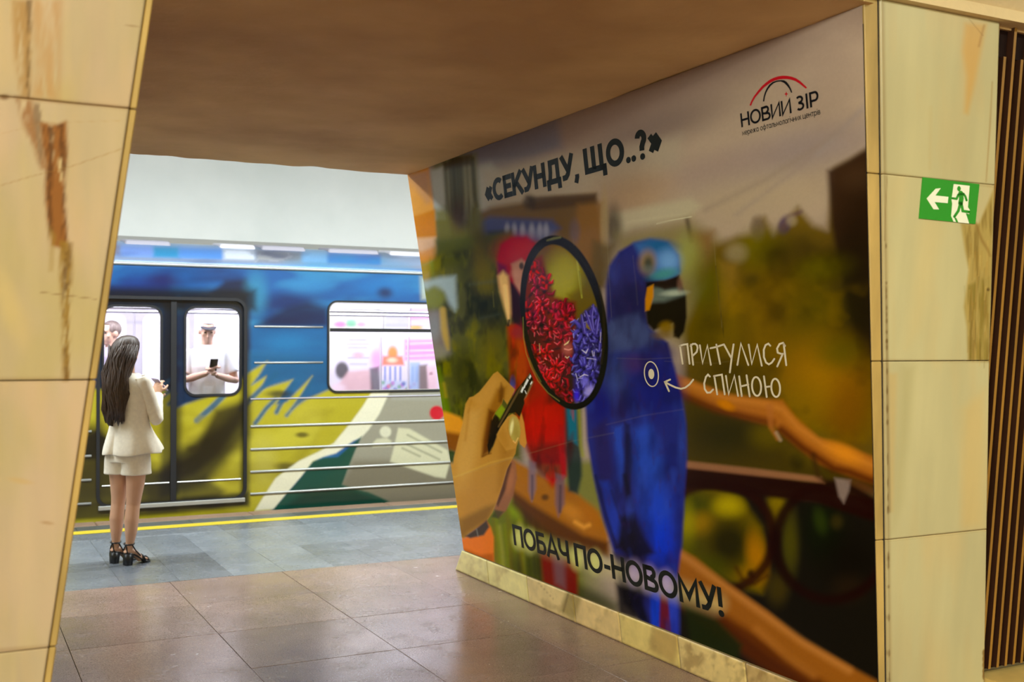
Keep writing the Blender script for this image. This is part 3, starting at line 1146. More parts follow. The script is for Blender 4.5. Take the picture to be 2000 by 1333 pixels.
# --- far buildings and trees along the skyline
A.poly([(900, 430), (960, 405), (1090, 385), (1166, 380), (1176, 450), (1180, 560), (900, 560)], (96, 68, 30), 9, 0.95)
A.poly([(1030, 385), (1165, 378), (1168, 400), (1040, 412)], (72, 48, 22), 6, 0.8)
A.ell(1035, 395, 12, 14, (60, 44, 28), 0.6, 0.7)
A.poly([(1130, 400), (1180, 395), (1184, 520), (1150, 560), (1120, 470)], (124, 84, 40), 10, 0.8)
A.ell(1124, 452, 10, 22, (96, 78, 82), 0.6, 0.6)
A.poly([(1196, 418), (1350, 388), (1372, 402), (1350, 424), (1240, 445), (1196, 470)], (160, 144, 122), 10, 0.85)
A.line([(1228, 434), (1340, 418)], 3, (176, 162, 138), 4, 0.3)
A.ell(1200, 445, 16, 40, (70, 56, 40), 0.7, 0.8)
A.poly([(1206, 460), (1350, 430), (1410, 470), (1412, 700), (1206, 620)], (116, 100, 62), 22, 0.85)
A.line([(1344, 430), (1352, 470)], 9, (74, 58, 44), 5, 0.7)
A.poly([(1350, 455), (1396, 450), (1400, 540), (1372, 560), (1354, 520)], (112, 74, 34), 14, 0.7)
A.ell(1345, 500, 26, 40, (132, 130, 70), 0.7, 0.7)
A.ell(1182, 440, 8, 60, (146, 120, 84), 0.6, 0.7)
A.poly([(1160, 470), (1200, 480), (1196, 540), (1170, 580), (1150, 560)], (84, 66, 26), 12, 0.8)
# blue roofs of the background
A.poly([(884, 470), (900, 446), (960, 424), (1080, 430), (1096, 446), (1064, 470), (960, 490), (884, 500)], (66, 70, 108), 8, 0.9)
A.poly([(955, 452), (1000, 450), (1000, 480), (960, 488)], (36, 36, 78), 6, 0.8)
for x in (992, 1006, 1022, 1040, 1056, 1068):
    A.ell(x, 450, 5, 12, (150, 142, 156), 0.8, 0.7)
A.ell(1050, 458, 30, 10, (120, 116, 140), 0.8, 0.5)
A.ell(870, 472, 18, 14, (66, 92, 110), 0.7, 0.8)
A.ell(905, 468, 26, 12, (76, 92, 124), 0.8, 0.6)
# right-hand foliage
A.poly([(1395, 480), (1440, 462), (1470, 458), (1476, 430), (1496, 424), (1512, 460), (1530, 440), (1560, 405), (1590, 440), (1618, 450), (1632, 330), (1740, 270), (1740, 960), (1330, 960), (1340, 640), (1380, 560)], (98, 74, 22), 12, 0.97)
A.ell(1482, 448, 14, 24, (104, 84, 74), 0.5, 0.8)
A.ell(1534, 440, 12, 18, (78, 58, 84), 0.5, 0.85, 20)
A.line([(1532, 445), (1545, 424), (1566, 414)], [12, 10, 8], (92, 66, 70), 5, 0.7)
A.ell(1548, 432, 10, 10, (150, 130, 108), 0.7, 0.6)
A.poly([(1618, 334), (1660, 312), (1700, 286), (1725, 270), (1730, 700), (1680, 700), (1650, 560), (1626, 440)], (54, 32, 22), 9, 0.95)
A.ell(1680, 350, 34, 24, (74, 50, 34), 0.9, 0.6)
A.ell(1680, 470, 50, 100, (46, 28, 16), 0.8, 0.6)
A.ell(1490, 490, 46, 36, (104, 92, 22), 0.8, 0.8)
A.ell(1560, 500, 60, 50, (66, 50, 18), 0.8, 0.7)
A.ell(1610, 525, 50, 24, (98, 88, 14), 0.8, 0.7, -10)
A.ell(1440, 495, 20, 18, (148, 128, 100), 0.7, 0.6)
A.ell(1472, 552, 16, 14, (40, 42, 22), 0.8, 0.8)
A.poly([(1404, 510), (1440, 516), (1446, 600), (1440, 700), (1406, 700)], (138, 104, 46), 12, 0.75)
A.ell(1380, 560, 30, 50, (88, 84, 16), 0.8, 0.7)
A.ell(1500, 640, 80, 90, (120, 86, 14), 0.9, 0.7)
A.ell(1600, 620, 60, 80, (86, 72, 16), 0.9, 0.7)
A.ell(1676, 620, 44, 120, (40, 32, 12), 0.8, 0.75)
A.ell(1610, 740, 70, 70, (160, 108, 14), 0.9, 0.8, 30)
A.ell(1660, 800, 40, 70, (120, 72, 18), 0.9, 0.7, 10)
A.ell(1640, 690, 40, 30, (80, 76, 18), 0.9, 0.6)
A.ell(1560, 800, 40, 60, (128, 96, 18), 0.9, 0.6, 40)
A.ell(1400, 640, 60, 40, (96, 78, 18), 0.9, 0.6)
A.ell(1430, 735, 60, 50, (74, 58, 16), 0.9, 0.6)
A.blotch(60, (150, 112, 22), 0.52, 0.85, 21, 0.4, clip=A.mask_poly([(1400, 560), (1700, 560), (1700, 900), (1400, 760)], 25))
A.blotch(56, (40, 28, 8), 0.5, 0.85, 22, 0.45, clip=A.mask_poly([(1380, 470), (1700, 470), (1700, 900), (1350, 900)], 25))

# --- left end of the sheet: ochre wall, curtain of trees, grass
A.poly([(846, 318), (870, 305), (932, 300), (940, 420), (936, 470), (846, 470)], (100, 92, 66), 8, 0.95)
A.poly([(842, 334), (866, 326), (872, 400), (876, 430), (850, 430)], (152, 146, 138), 6, 0.95)
for k in range(26):
    x = rs.uniform(868, 928)
    A.line([(x, 310), (x + 4, 380), (x + rs.uniform(2, 10), rs.uniform(400, 470))], rs.uniform(2, 7), [(66, 60, 36), (120, 110, 86), (84, 78, 50), (54, 46, 26)][rs.randint(4)], 3.5, 0.55)
A.poly([(866, 318), (900, 305), (922, 302), (924, 322), (872, 332)], (60, 44, 24), 6, 0.8)
A.poly([(846, 410), (872, 405), (900, 440), (930, 400), (945, 430), (950, 520), (860, 520)], (94, 84, 24), 12, 0.85)
A.ell(896, 420, 14, 30, (72, 46, 22), 0.8, 0.8)
A.poly([(785, 340), (838, 325), (848, 400), (852, 470), (857, 520), (860, 565), (820, 575)], (182, 122, 62), 4, 1.0)
A.poly([(797, 346), (838, 332), (845, 395), (834, 398), (812, 368)], (160, 112, 78), 8, 0.7)
A.poly([(808, 424), (850, 410), (854, 462), (814, 466)], (166, 96, 26), 5, 0.85)
A.poly([(812, 466), (852, 464), (854, 484), (850, 500), (822, 500), (815, 490)], (188, 146, 118), 6, 0.85)
A.poly([(820, 494), (852, 482), (856, 512), (824, 520)], (182, 116, 62), 6, 0.8)
A.line([(826, 520), (858, 506), (905, 496), (925, 494)], 2.5, (150, 156, 156), 3, 0.35)
A.poly([(824, 514), (856, 508), (866, 560), (830, 572)], (140, 118, 52), 6, 0.8)
A.line([(846, 515), (850, 545)], 10, (112, 132, 60), 5, 0.7)
A.line([(860, 500), (866, 545)], 7, (128, 96, 20), 4, 0.6)
gp = [(846, 500), (1030, 470), (1060, 620), (1020, 900), (1000, 1000), (860, 900), (830, 600)]
A.poly([(852, 470), (1000, 450), (1060, 560), (1020, 720), (1020, 900), (880, 880), (828, 580), (850, 520)], (82, 78, 24), 10, 0.95)
gm = A.mask_poly([(840, 505), (1000, 470), (1050, 560), (1010, 720), (1010, 880), (880, 860), (836, 600)], 12)
A.blotch(30, (40, 42, 14), 0.48, 0.7, 31, 0.75, clip=gm, stretch=(1.3, 0.8))
A.blotch(24, (122, 108, 26), 0.58, 0.8, 32, 0.65, clip=gm, stretch=(1.4, 0.6))
A.blotch(14, (104, 100, 30), 0.62, 0.85, 33, 0.4, clip=gm, stretch=(1.6, 0.5))
A.ell(960, 600, 44, 40, (38, 40, 20), 0.8, 0.7)
A.ell(930, 520, 30, 44, (58, 56, 30), 0.8, 0.6)
A.ell(940, 500, 16, 36, (96, 72, 24), 0.8, 0.6)
A.ell(948, 540, 22, 30, (112, 92, 22), 0.8, 0.6)
A.line([(918, 556), (950, 552), (984, 548)], 5, (84, 90, 70), 6, 0.3)
A.line([(940, 622), (960, 618), (976, 614)], 5, (84, 92, 74), 6, 0.3)
A.line([(964, 570), (966, 600)], 1.5, (150, 130, 60), 1.5, 0.3)
A.ell(906, 725, 22, 40, (44, 44, 16), 0.8, 0.7)
A.ell(960, 690, 22, 50, (106, 86, 26), 0.8, 0.5)
A.poly([(826, 552), (860, 542), (891, 539), (894, 600), (890, 608), (880, 596), (868, 572), (850, 562), (832, 572)], (150, 156, 152), 8, 0.9)
A.ell(850, 582, 20, 22, (112, 110, 36), 0.5, 0.9)
A.poly([(836, 608), (864, 606), (876, 640), (880, 690), (850, 700), (838, 650)], (120, 100, 92), 9, 0.85)
A.line([(866, 606), (868, 640), (872, 660), (876, 682)], [12, 14, 12, 6], (172, 134, 62), 5, 0.85)
A.ell(850, 640, 10, 26, (130, 128, 124), 0.8, 0.6)
A.ell(858, 690, 20, 12, (130, 120, 96), 0.8, 0.6)
A.line([(858, 720), (864, 760), (872, 800), (876, 830)], [6, 12, 16, 8], (96, 118, 22), 7, 0.7)
A.line([(868, 750), (872, 775)], 6, (160, 124, 50), 4, 0.6)
A.line([(862, 770), (868, 812)], 5, (120, 140, 40), 3, 0.6)

# --- lower left greenery
A.poly([(940, 1000), (1060, 960), (1130, 1060), (1140, 1200), (1000, 1130), (950, 1090)], (104, 104, 24), 14, 0.95)
for k in range(30):
    x = rs.uniform(965, 1060)
    A.line([(x, rs.uniform(1000, 1040)), (x + 6, 1080), (x + 10, 1140)], rs.uniform(4, 10), [(128, 130, 26), (86, 84, 14), (148, 140, 60), (64, 56, 14), (120, 100, 22)][rs.randint(5)], 5, 0.5)
A.ell(1008, 990, 14, 26, (136, 146, 40), 0.6, 0.8, -10)
A.ell(1012, 1120, 12, 40, (48, 40, 14), 0.7, 0.6, -10)
A.ell(1050, 1110, 22, 40, (48, 52, 14), 0.8, 0.7)
A.poly([(1100, 900), (1200, 900), (1200, 1050), (1100, 990)], (104, 102, 20), 12, 0.8)
A.ell(1130, 1130, 40, 40, (110, 108, 28), 0.8, 0.6)
A.ell(1160, 1190, 40, 36, (56, 58, 18), 0.8, 0.7)
A.poly([(1110, 1130), (1210, 1180), (1210, 1280), (1110, 1220)], (48, 48, 14), 12, 0.6)

# --- right-hand lower part: rail, iron rings, ground
A.poly([(1330, 760), (1560, 830), (1740, 960), (1740, 1000), (1330, 910)], (74, 58, 18), 14, 0.9)
A.ell(1420, 850, 70, 40, (52, 46, 16), 0.9, 0.7)
A.ell(1500, 850, 30, 24, (108, 88, 22), 0.9, 0.6)
A.ell(1560, 900, 14, 16, (44, 36, 10), 0.7, 0.7)
A.ell(1590, 870, 40, 30, (112, 90, 30), 0.9, 0.6)
A.poly([(1320, 930), (1750, 1000), (1750, 1400), (1320, 1300)], (26, 20, 8), 12, 0.97)
A.poly([(1330, 960), (1400, 950), (1450, 975), (1490, 1030), (1500, 1100), (1490, 1160), (1450, 1150), (1330, 1080)], (104, 84, 18), 12, 0.95)
A.ell(1345, 985, 50, 24, (66, 70, 16), 0.8, 0.8)
A.ell(1425, 990, 26, 20, (170, 146, 18), 0.8, 0.9)
A.ell(1372, 1024, 22, 20, (150, 110, 26), 0.9, 0.7)
A.ell(1345, 1030, 14, 40, (150, 136, 20), 0.9, 0.7)
A.ell(1352, 1075, 30, 30, (60, 64, 18), 0.9, 0.6)
A.ell(1425, 1062, 42, 46, (42, 36, 10), 0.7, 0.9)
A.ell(1480, 1090, 18, 44, (166, 106, 24), 0.8, 0.85, -8)
A.ell(1470, 1122, 24, 18, (140, 96, 30), 0.8, 0.8)
A.ell(1468, 1121, 7, 8, (58, 36, 14), 0.8, 0.9)
A.ell(1390, 1110, 30, 24, (70, 72, 18), 0.8, 0.7)
A.ell(1520, 985, 18, 24, (138, 112, 26), 0.8, 0.8)
A.ell(1516, 1015, 12, 24, (112, 88, 24), 0.8, 0.7)
A.ell(1545, 1060, 16, 60, (96, 86, 24), 0.8, 0.6)
A.ell(1610, 1030, 36, 60, (30, 38, 14), 0.8, 0.9)
A.ell(1604, 1018, 12, 24, (56, 68, 20), 0.8, 0.7, -14)
A.ell(1636, 1020, 12, 14, (74, 58, 22), 0.8, 0.6)
A.ell(1660, 1100, 50, 50, (30, 22, 10), 0.8, 0.7)
A.ell(1660, 1150, 30, 26, (54, 34, 18), 0.8, 0.6)
A.ell(1520, 1150, 20, 30, (84, 66, 20), 0.8, 0.6)
th = np.linspace(0, 2 * PI, 40)
A.line([(1400 + 112 * math.cos(t), 1050 + 106 * math.sin(t)) for t in th], 20, (50, 14, 8), 8, 0.9)
A.line([(1625 + 108 * math.cos(t), 1060 + 112 * math.sin(t)) for t in th], 20, (42, 12, 7), 8, 0.9)
A.line([(1440, 1110), (1452, 1132), (1475, 1140), (1500, 1125)], 8, (62, 26, 12), 6, 0.6)
A.poly([(1335, 905), (1500, 928), (1600, 944), (1740, 985), (1740, 1030), (1600, 984), (1335, 950)], (46, 13, 7), 7, 0.97)
A.poly([(1335, 900), (1480, 916), (1606, 932), (1612, 944), (1480, 930), (1335, 914)], (150, 100, 74), 5, 0.85)
A.poly([(1632, 934), (1664, 938), (1660, 960), (1650, 984), (1640, 970)], (142, 118, 112), 5, 0.8)
A.ell(1690, 952, 30, 8, (100, 52, 34), 0.8, 0.6, 25)

dm = np.maximum(A.mask_poly([(1395, 500), (1480, 470), (1620, 470), (1740, 300), (1750, 1400), (1320, 1300), (1330, 660)], 40), A.mask_poly([(830, 470), (1000, 470), (1060, 560), (1010, 900), (1140, 1000), (1150, 1260), (880, 1100), (820, 620)], 30))
A.c *= (1 - 0.24 * dm)[:, None]
# --- branches
A.poly([(1320, 730), (1350, 742), (1420, 770), (1500, 780), (1530, 782), (1556, 815), (1600, 855), (1650, 870), (1720, 898), (1725, 950), (1650, 925), (1600, 905), (1546, 862), (1512, 832), (1450, 815), (1400, 800), (1320, 765)], (148, 86, 40), 7, 0.97)
A.line([(1340, 748), (1420, 778), (1500, 790), (1530, 800), (1560, 835), (1610, 870), (1720, 915)], 9, (172, 108, 54), 9, 0.7)
A.line([(1330, 770), (1400, 800), (1460, 815), (1508, 826)], 16, (84, 36, 14), 8, 0.8)
A.line([(1528, 840), (1570, 875), (1630, 915), (1660, 922), (1720, 945)], 16, (70, 24, 10), 9, 0.85)
A.ell(1420, 792, 16, 8, (176, 106, 34), 0.7, 0.8, 25)
A.line([(1505, 795), (1508, 835), (1520, 858)], [14, 10, 5], (150, 88, 46), 5, 0.7)
A.line([(1518, 846), (1526, 860)], 6, (160, 130, 110), 4, 0.6)
A.line([(1590, 890), (1600, 930), (1612, 940)], 10, (56, 32, 14), 7, 0.7)
A.ell(1650, 885, 34, 14, (192, 118, 50), 0.8, 0.7, 25)

A.poly([(860, 800), (900, 815), (930, 850), (930, 890), (884, 880), (868, 850)], (186, 118, 50), 5, 0.97)
A.poly([(868, 842), (900, 848), (920, 870), (900, 890), (876, 878)], (92, 42, 18), 7, 0.85)
A.poly([(874, 876), (892, 884), (884, 925), (878, 912)], (36, 58, 16), 4, 0.9)
A.poly([(990, 890), (1035, 915), (1080, 940), (1130, 965), (1170, 1000), (1190, 1045), (1190, 1085), (1130, 1070), (1070, 1035), (1020, 990), (995, 960)], (146, 86, 30), 7, 0.97)
A.poly([(1000, 955), (1040, 985), (1090, 1015), (1140, 1045), (1190, 1060), (1190, 1090), (1110, 1070), (1040, 1030), (1000, 985)], (74, 36, 14), 9, 0.9)
A.ell(1066, 972, 7, 6, (84, 48, 18), 0.7, 0.9)
A.ell(1100, 955, 20, 12, (140, 78, 30), 0.8, 0.7, 30)
A.ell(1150, 1010, 26, 20, (156, 90, 36), 0.8, 0.7, 40)
A.line([(1125, 1020), (1142, 1030), (1152, 1026)], 8, (206, 140, 66), 5, 0.7)
A.ell(1118, 1000, 20, 12, (184, 118, 52), 0.8, 0.6, 35)

A.poly([(1320, 1070), (1360, 1090), (1420, 1140), (1500, 1195), (1560, 1245), (1640, 1290), (1740, 1345), (1740, 1400), (1620, 1360), (1500, 1280), (1400, 1200), (1320, 1150)], (132, 76, 34), 8, 0.97)
A.poly([(1320, 1140), (1400, 1190), (1480, 1240), (1560, 1300), (1640, 1350), (1600, 1380), (1480, 1300), (1400, 1240), (1320, 1180)], (78, 32, 12), 12, 0.9)
A.line([(1330, 1082), (1410, 1140), (1490, 1198), (1570, 1256), (1660, 1310)], 12, (164, 104, 58), 10, 0.75)
A.line([(1480, 1230), (1540, 1285), (1590, 1320)], 14, (156, 96, 48), 10, 0.5)
A.poly([(1336, 1180), (1400, 1210), (1450, 1260), (1440, 1300), (1350, 1260)], (36, 42, 12), 9, 0.9)

# --- red parrot
red = [(995, 640), (1020, 620), (1060, 620), (1110, 720), (1128, 800), (1120, 880), (1108, 930), (1080, 950), (1040, 900), (1022, 860), (1000, 760)]
A.poly(red, (140, 18, 12), 9, 0.97)
A.poly([(994, 640), (1020, 640), (1034, 720), (1030, 790), (1004, 740)], (150, 56, 16), 9, 0.85)
A.ell(1070, 830, 34, 44, (168, 12, 12), 0.6, 0.9)
A.poly([(1036, 870), (1092, 865), (1098, 905), (1040, 912)], (104, 10, 12), 8, 0.8)
A.poly([(1092, 830), (1106, 830), (1108, 930), (1096, 940)], (150, 24, 30), 4, 0.85)
A.poly([(1104, 790), (1136, 800), (1138, 930), (1130, 965), (1112, 960), (1106, 880)], (22, 44, 44), 6, 0.9)
A.poly([(1108, 795), (1128, 800), (1130, 870), (1112, 860)], (18, 96, 116), 5, 0.85)
A.line([(1132, 795), (1136, 870), (1140, 890)], 7, (136, 130, 40), 5, 0.7)
A.poly([(1012, 700), (1018, 790), (1004, 770), (1000, 740)], (104, 62, 22), 6, 0.6)
A.ell(1003, 752, 5, 16, (40, 66, 130), 0.5, 0.9)
A.poly([(1040, 905), (1094, 910), (1100, 940), (1052, 930)], (92, 48, 26), 7, 0.7)
A.poly([(1034, 900), (1048, 905), (1048, 955), (1040, 980), (1034, 960)], (112, 88, 96), 5, 0.85)
A.poly([(1086, 925), (1104, 930), (1104, 985), (1092, 1010), (1086, 985)], (104, 74, 80), 5, 0.85)
A.line([(1041, 930), (1041, 975)], 4, (66, 50, 62), 3, 0.6)
A.line([(1096, 950), (1095, 1000)], 5, (66, 46, 54), 3, 0.6)
A.poly([(1056, 1075), (1130, 1100), (1130, 1160), (1120, 1170), (1062, 1140)], (108, 16, 14), 7, 0.95)
A.poly([(1080, 1080), (1104, 1090), (1106, 1150), (1086, 1140)], (104, 80, 84), 8, 0.6)
rmk = A.mask_poly(red, 6)
A.blotch(24, (66, 4, 4), 0.5, 0.75, 54, 0.7, clip=rmk, stretch=(1.2, 0.5))
A.blotch(18, (190, 26, 20), 0.6, 0.85, 55, 0.4, clip=rmk, stretch=(1.4, 0.4))
# head
A.poly([(972, 505), (980, 478), (1000, 464), (1030, 462), (1048, 476), (1060, 540), (1050, 620), (1020, 640), (996, 610), (978, 560)], (142, 14, 34), 6, 0.98)
A.ell(1010, 490, 36, 26, (164, 18, 38), 0.8, 0.8)
A.poly([(972, 512), (990, 520), (996, 545), (984, 556), (974, 540)], (84, 14, 50), 6, 0.85)
A.poly([(1000, 516), (1020, 506), (1038, 520), (1036, 560), (1022, 582), (1006, 556)], (168, 116, 96), 5, 0.95)
A.ell(1020, 520, 4.5, 7, (60, 44, 40), 0.5, 0.95)
A.ell(1010, 535, 10, 8, (186, 128, 108), 0.8, 0.5)
A.poly([(996, 548), (1006, 556), (1024, 586), (1020, 640), (1004, 632), (996, 600)], (28, 10, 24), 5, 0.95)
A.poly([(974, 540), (984, 530), (994, 540), (998, 580), (999, 612), (996, 632), (986, 600), (978, 570)], (190, 146, 92), 6, 0.97)
A.line([(988, 560), (992, 600), (994, 622)], [8, 8, 4], (214, 166, 108), 3, 0.7)
A.line([(996, 626), (994, 636)], 4, (30, 18, 20), 2, 0.8)
A.ell(1014, 650, 16, 14, (116, 22, 44), 0.7, 0.7)

# --- blue parrot
body = [(1186, 560), (1192, 520), (1210, 492), (1240, 474), (1272, 468), (1304, 474), (1326, 498), (1330, 530), (1322, 545), (1290, 550), (1270, 570), (1262, 610), (1270, 640), (1288, 655), (1306, 670), (1320, 720), (1332, 770), (1342, 830), (1343, 900), (1338, 980), (1334, 1060),
        (1326, 1120), (1330, 1180), (1330, 1240), (1300, 1240), (1262, 1230), (1235, 1180), (1222, 1130), (1200, 1080), (1178, 1010), (1160, 930), (1148, 860), (1145, 790), (1162, 730), (1184, 690)]
A.poly(body, (24, 30, 104), 5, 0.98)
A.poly([(1186, 560), (1200, 510), (1240, 480), (1262, 530), (1260, 650), (1200, 660)], (38, 38, 100), 10, 0.8)
A.ell(1232, 600, 36, 60, (34, 26, 74), 0.8, 0.8)
A.poly([(1186, 628), (1250, 610), (1272, 650), (1290, 668), (1190, 690)], (58, 66, 110), 9, 0.85)
A.ell(1236, 660, 44, 22, (66, 74, 118), 0.9, 0.7)
A.ell(1296, 684, 22, 14, (44, 34, 80), 0.8, 0.7, 20)
A.ell(1246, 712, 26, 16, (72, 40, 84), 0.9, 0.6)
A.ell(1200, 740, 22, 40, (52, 62, 104), 0.9, 0.7)
A.ell(1285, 760, 40, 60, (16, 20, 104), 0.8, 0.7)
A.ell(1175, 790, 20, 40, (14, 16, 96), 0.8, 0.8)
A.ell(1212, 800, 14, 30, (34, 20, 60), 0.8, 0.7)
A.poly([(1160, 840), (1185, 820), (1200, 920), (1190, 970), (1170, 960)], (36, 26, 78), 9, 0.8)
A.poly([(1198, 835), (1218, 830), (1222, 900), (1214, 960)], (40, 62, 150), 7, 0.75)
A.poly([(1222, 826), (1232, 830), (1238, 900), (1228, 990), (1220, 960)], (22, 16, 40), 5, 0.75)
A.poly([(1240, 840), (1270, 830), (1300, 900), (1310, 1000), (1290, 1060), (1250, 1000), (1240, 920)], (34, 60, 148), 14, 0.75)
A.ell(1276, 870, 10, 22, (18, 22, 84), 0.8, 0.7)
A.ell(1310, 920, 16, 60, (20, 26, 96), 0.8, 0.7)
A.ell(1334, 880, 8, 60, (46, 62, 140), 0.8, 0.5)
A.ell(1282, 1010, 34, 60, (28, 52, 160), 0.8, 0.8)
A.ell(1294, 1060, 26, 40, (20, 44, 168), 0.8, 0.7)
A.poly([(1172, 940), (1190, 940), (1226, 1040), (1210, 1060), (1196, 1040)], (30, 50, 146), 7, 0.7)
A.line([(1165, 930), (1186, 1010), (1206, 1070)], 5, (14, 14, 44), 4, 0.6)
A.line([(1196, 960), (1216, 1020)], 5, (18, 22, 70), 4, 0.6)
A.line([(1222, 930), (1236, 990)], 9, (20, 14, 30), 5, 0.7)
A.poly([(1214, 1010), (1240, 1000), (1262, 1050), (1280, 1080), (1240, 1100), (1206, 1070)], (18, 12, 16), 9, 0.9)
A.poly([(1200, 1080), (1260, 1090), (1262, 1170), (1240, 1200), (1220, 1180), (1206, 1130)], (30, 18, 52), 8, 0.85)
A.poly([(1204, 1140), (1250, 1150), (1272, 1220), (1210, 1200)], (16, 12, 20), 8, 0.9)
A.poly([(1270, 1150), (1292, 1160), (1290, 1230), (1274, 1225)], (26, 50, 160), 5, 0.9)
A.poly([(1292, 1160), (1306, 1165), (1314, 1235), (1290, 1230)], (96, 22, 22), 4, 0.9)
A.poly([(1306, 1150), (1324, 1160), (1326, 1240), (1312, 1236)], (40, 50, 150), 4, 0.9)
bmk = A.mask_poly(body, 6)
A.blotch(26, (12, 14, 60), 0.50, 0.8, 51, 0.5, clip=bmk, stretch=(0.8, 0.4))
A.blotch(20, (46, 66, 160), 0.55, 0.85, 52, 0.35, clip=bmk, stretch=(0.7, 0.3))
A.blotch(14, (44, 24, 70), 0.62, 0.85, 53, 0.35, clip=bmk, stretch=(1.4, 0.6))
# crown, eye, beak
A.poly([(1240, 476), (1272, 468), (1306, 475), (1326, 500), (1328, 535), (1300, 548), (1275, 540), (1262, 520)], (58, 90, 146), 9, 0.85)
A.ell(1290, 480, 30, 12, (30, 78, 120), 0.8, 0.8, 5)
A.ell(1308, 510, 20, 20, (104, 138, 184), 0.9, 0.8)
A.ell(1298, 536, 26, 10, (66, 122, 116), 0.8, 0.8, -12)
A.ell(1266, 512, 15, 21, (140, 108, 66), 0.7, 0.9, 5)
A.ell(1268, 515, 9, 14, (66, 64, 52), 0.8, 0.95)
A.ell(1268, 526, 12, 8, (92, 98, 96), 0.8, 0.5)
A.poly([(1264, 552), (1300, 550), (1328, 538), (1334, 560), (1342, 580), (1343, 620), (1338, 648), (1328, 662), (1317, 658), (1316, 632), (1296, 638), (1278, 646), (1266, 632), (1262, 600)], (26, 14, 11), 4, 0.98)
A.poly([(1272, 562), (1330, 560), (1340, 576), (1300, 590), (1272, 592)], (96, 104, 98), 7, 0.8)
A.ell(1318, 573, 22, 5, (160, 160, 146), 0.8, 0.7, -4)
A.poly([(1270, 552), (1326, 544), (1330, 560), (1300, 566)], (40, 20, 16), 4, 0.9)
A.ell(1330, 556, 6, 14, (112, 76, 64), 0.7, 0.6)
A.poly([(1266, 562), (1278, 556), (1278, 580), (1270, 606), (1262, 608), (1262, 585)], (172, 108, 36), 3, 0.95)
A.ell(1302, 640, 14, 12, (112, 82, 24), 0.6, 0.9, -15)
A.ell(1296, 655, 18, 8, (104, 76, 34), 0.7, 0.7)

# --- magnifying glass: view through the lens
lens = [(1103 + 82 * math.cos(t) + 12 * math.sin(t), 632 + 16 * math.cos(t) + 163 * math.sin(t)) for t in np.linspace(0, 2 * PI, 60, endpoint=False)]
lm = A.mask_poly(lens, 1.5)
A.poly(lens, (98, 84, 18), 1.5)
A.poly([(1040, 490), (1080, 470), (1120, 475), (1160, 520), (1140, 520), (1060, 520)], (104, 66, 18), 10, 0.9, lm)
A.ell(1104, 545, 36, 52, (152, 140, 48), 0.6, 0.95, 0, lm)
A.ell(1098, 560, 24, 26, (162, 150, 58), 0.9, 0.7, 0, lm)
A.ell(1152, 580, 22, 50, (92, 78, 10), 0.8, 0.8, 0, lm)
A.poly([(1110, 575), (1150, 560), (1176, 600), (1160, 690), (1120, 640)], (104, 82, 14), 9, 0.8, lm)
A.line([(1128, 505), (1133, 540), (1138, 582)], [4, 5, 3], (160, 152, 64), 1.2, 0.8, lm)
A.line([(1133, 530), (1137, 575)], 1.4, (90, 82, 26), 1, 0.7, lm)
A.poly([(1020, 700), (1050, 640), (1130, 650), (1140, 700), (1125, 790), (1060, 790)], (58, 24, 12), 10, 0.95, lm)
A.ell(1062, 700, 8, 22, (66, 92, 18), 0.6, 0.85, -20, lm)
A.ell(1048, 670, 16, 20, (58, 58, 16), 0.8, 0.8, 0, lm)
# red blossoms
A.poly([(1022, 560), (1036, 505), (1060, 500), (1072, 540), (1086, 580), (1126, 590), (1128, 640), (1120, 690), (1110, 740), (1116, 790), (1080, 795), (1040, 740), (1020, 660)], (112, 16, 18), 6, 0.9, lm)
def floret(x, y, L, rot, base, mid, hi, clip, n=6, w=4.4):
    """one open hyacinth bell: curled pointed petals, dark throat, light rims"""
    for k in range(n):
        a0 = math.radians(rot + 360.0 / n * k + rs.uniform(-12, 12))
        l = L * rs.uniform(0.75, 1.15)
        cu = rs.uniform(-0.7, 0.7)
        p = [(x, y), (x + l * 0.45 * math.cos(a0), y + l * 0.55 * math.sin(a0)), (x + l * 0.8 * math.cos(a0 + cu * 0.4), y + l * math.sin(a0 + cu * 0.4) * 1.05), (x + l * math.cos(a0 + cu), y + l * 1.2 * math.sin(a0 + cu))]
        A.line([(q[0] + 0.8, q[1] + 1.6) for q in p], [w * 0.7, w * 1.25, w * 1.1, 1.5], tuple(c * 0.3 for c in base), 2.6, 0.5, clip)
        A.line(p, [w * 0.55, w, w * 0.85, 0.8], base, 1.0, 0.95, clip)
        A.line([(q[0] - 0.7, q[1] - 0.8) for q in p[1:]], [w * 0.35, w * 0.4, 0.8], mid, 1.1, 0.85, clip)
        if rs.rand() < 0.3:
            A.line([(q[0] - 1.2, q[1] - 1.4) for q in p[2:]], [1.3, 0.7], hi, 0.8, 0.7, clip)
    A.ell(x, y, w * 0.55, w * 0.7, tuple(c * 0.3 for c in base), 0.6, 0.85, 0, clip)


A.ell(1040, 660, 22, 60, (40, 10, 12), 0.8, 0.8, 0, lm)
A.ell(1086, 745, 34, 50, (44, 8, 12), 0.8, 0.85, 0, lm)
redf = []
for cx, cy, rx, ry, n in ((1046, 524, 10, 16, 4), (1062, 552, 14, 18, 6), (1040, 590, 10, 26, 6), (1064, 590, 14, 20, 6), (1092, 606, 18, 12, 6), (1108, 622, 12, 16, 5), (1080, 644, 22, 16, 8), (1044, 636, 12, 22, 5), (1102, 658, 12, 16, 5), (1070, 694, 16, 18, 6), (1098, 712, 14, 16, 6), (1062, 742, 12, 20, 5), (1088, 760, 16, 18, 6), (1112, 770, 8, 14, 3), (1046, 706, 8, 14, 3)):
    for k in range((n * 2 + 2) // 3):
        redf.append((cx + rs.normal() * rx * 0.55, cy + rs.normal() * ry * 0.6, rs.rand()))
redf.sort(key=lambda q: q[2])
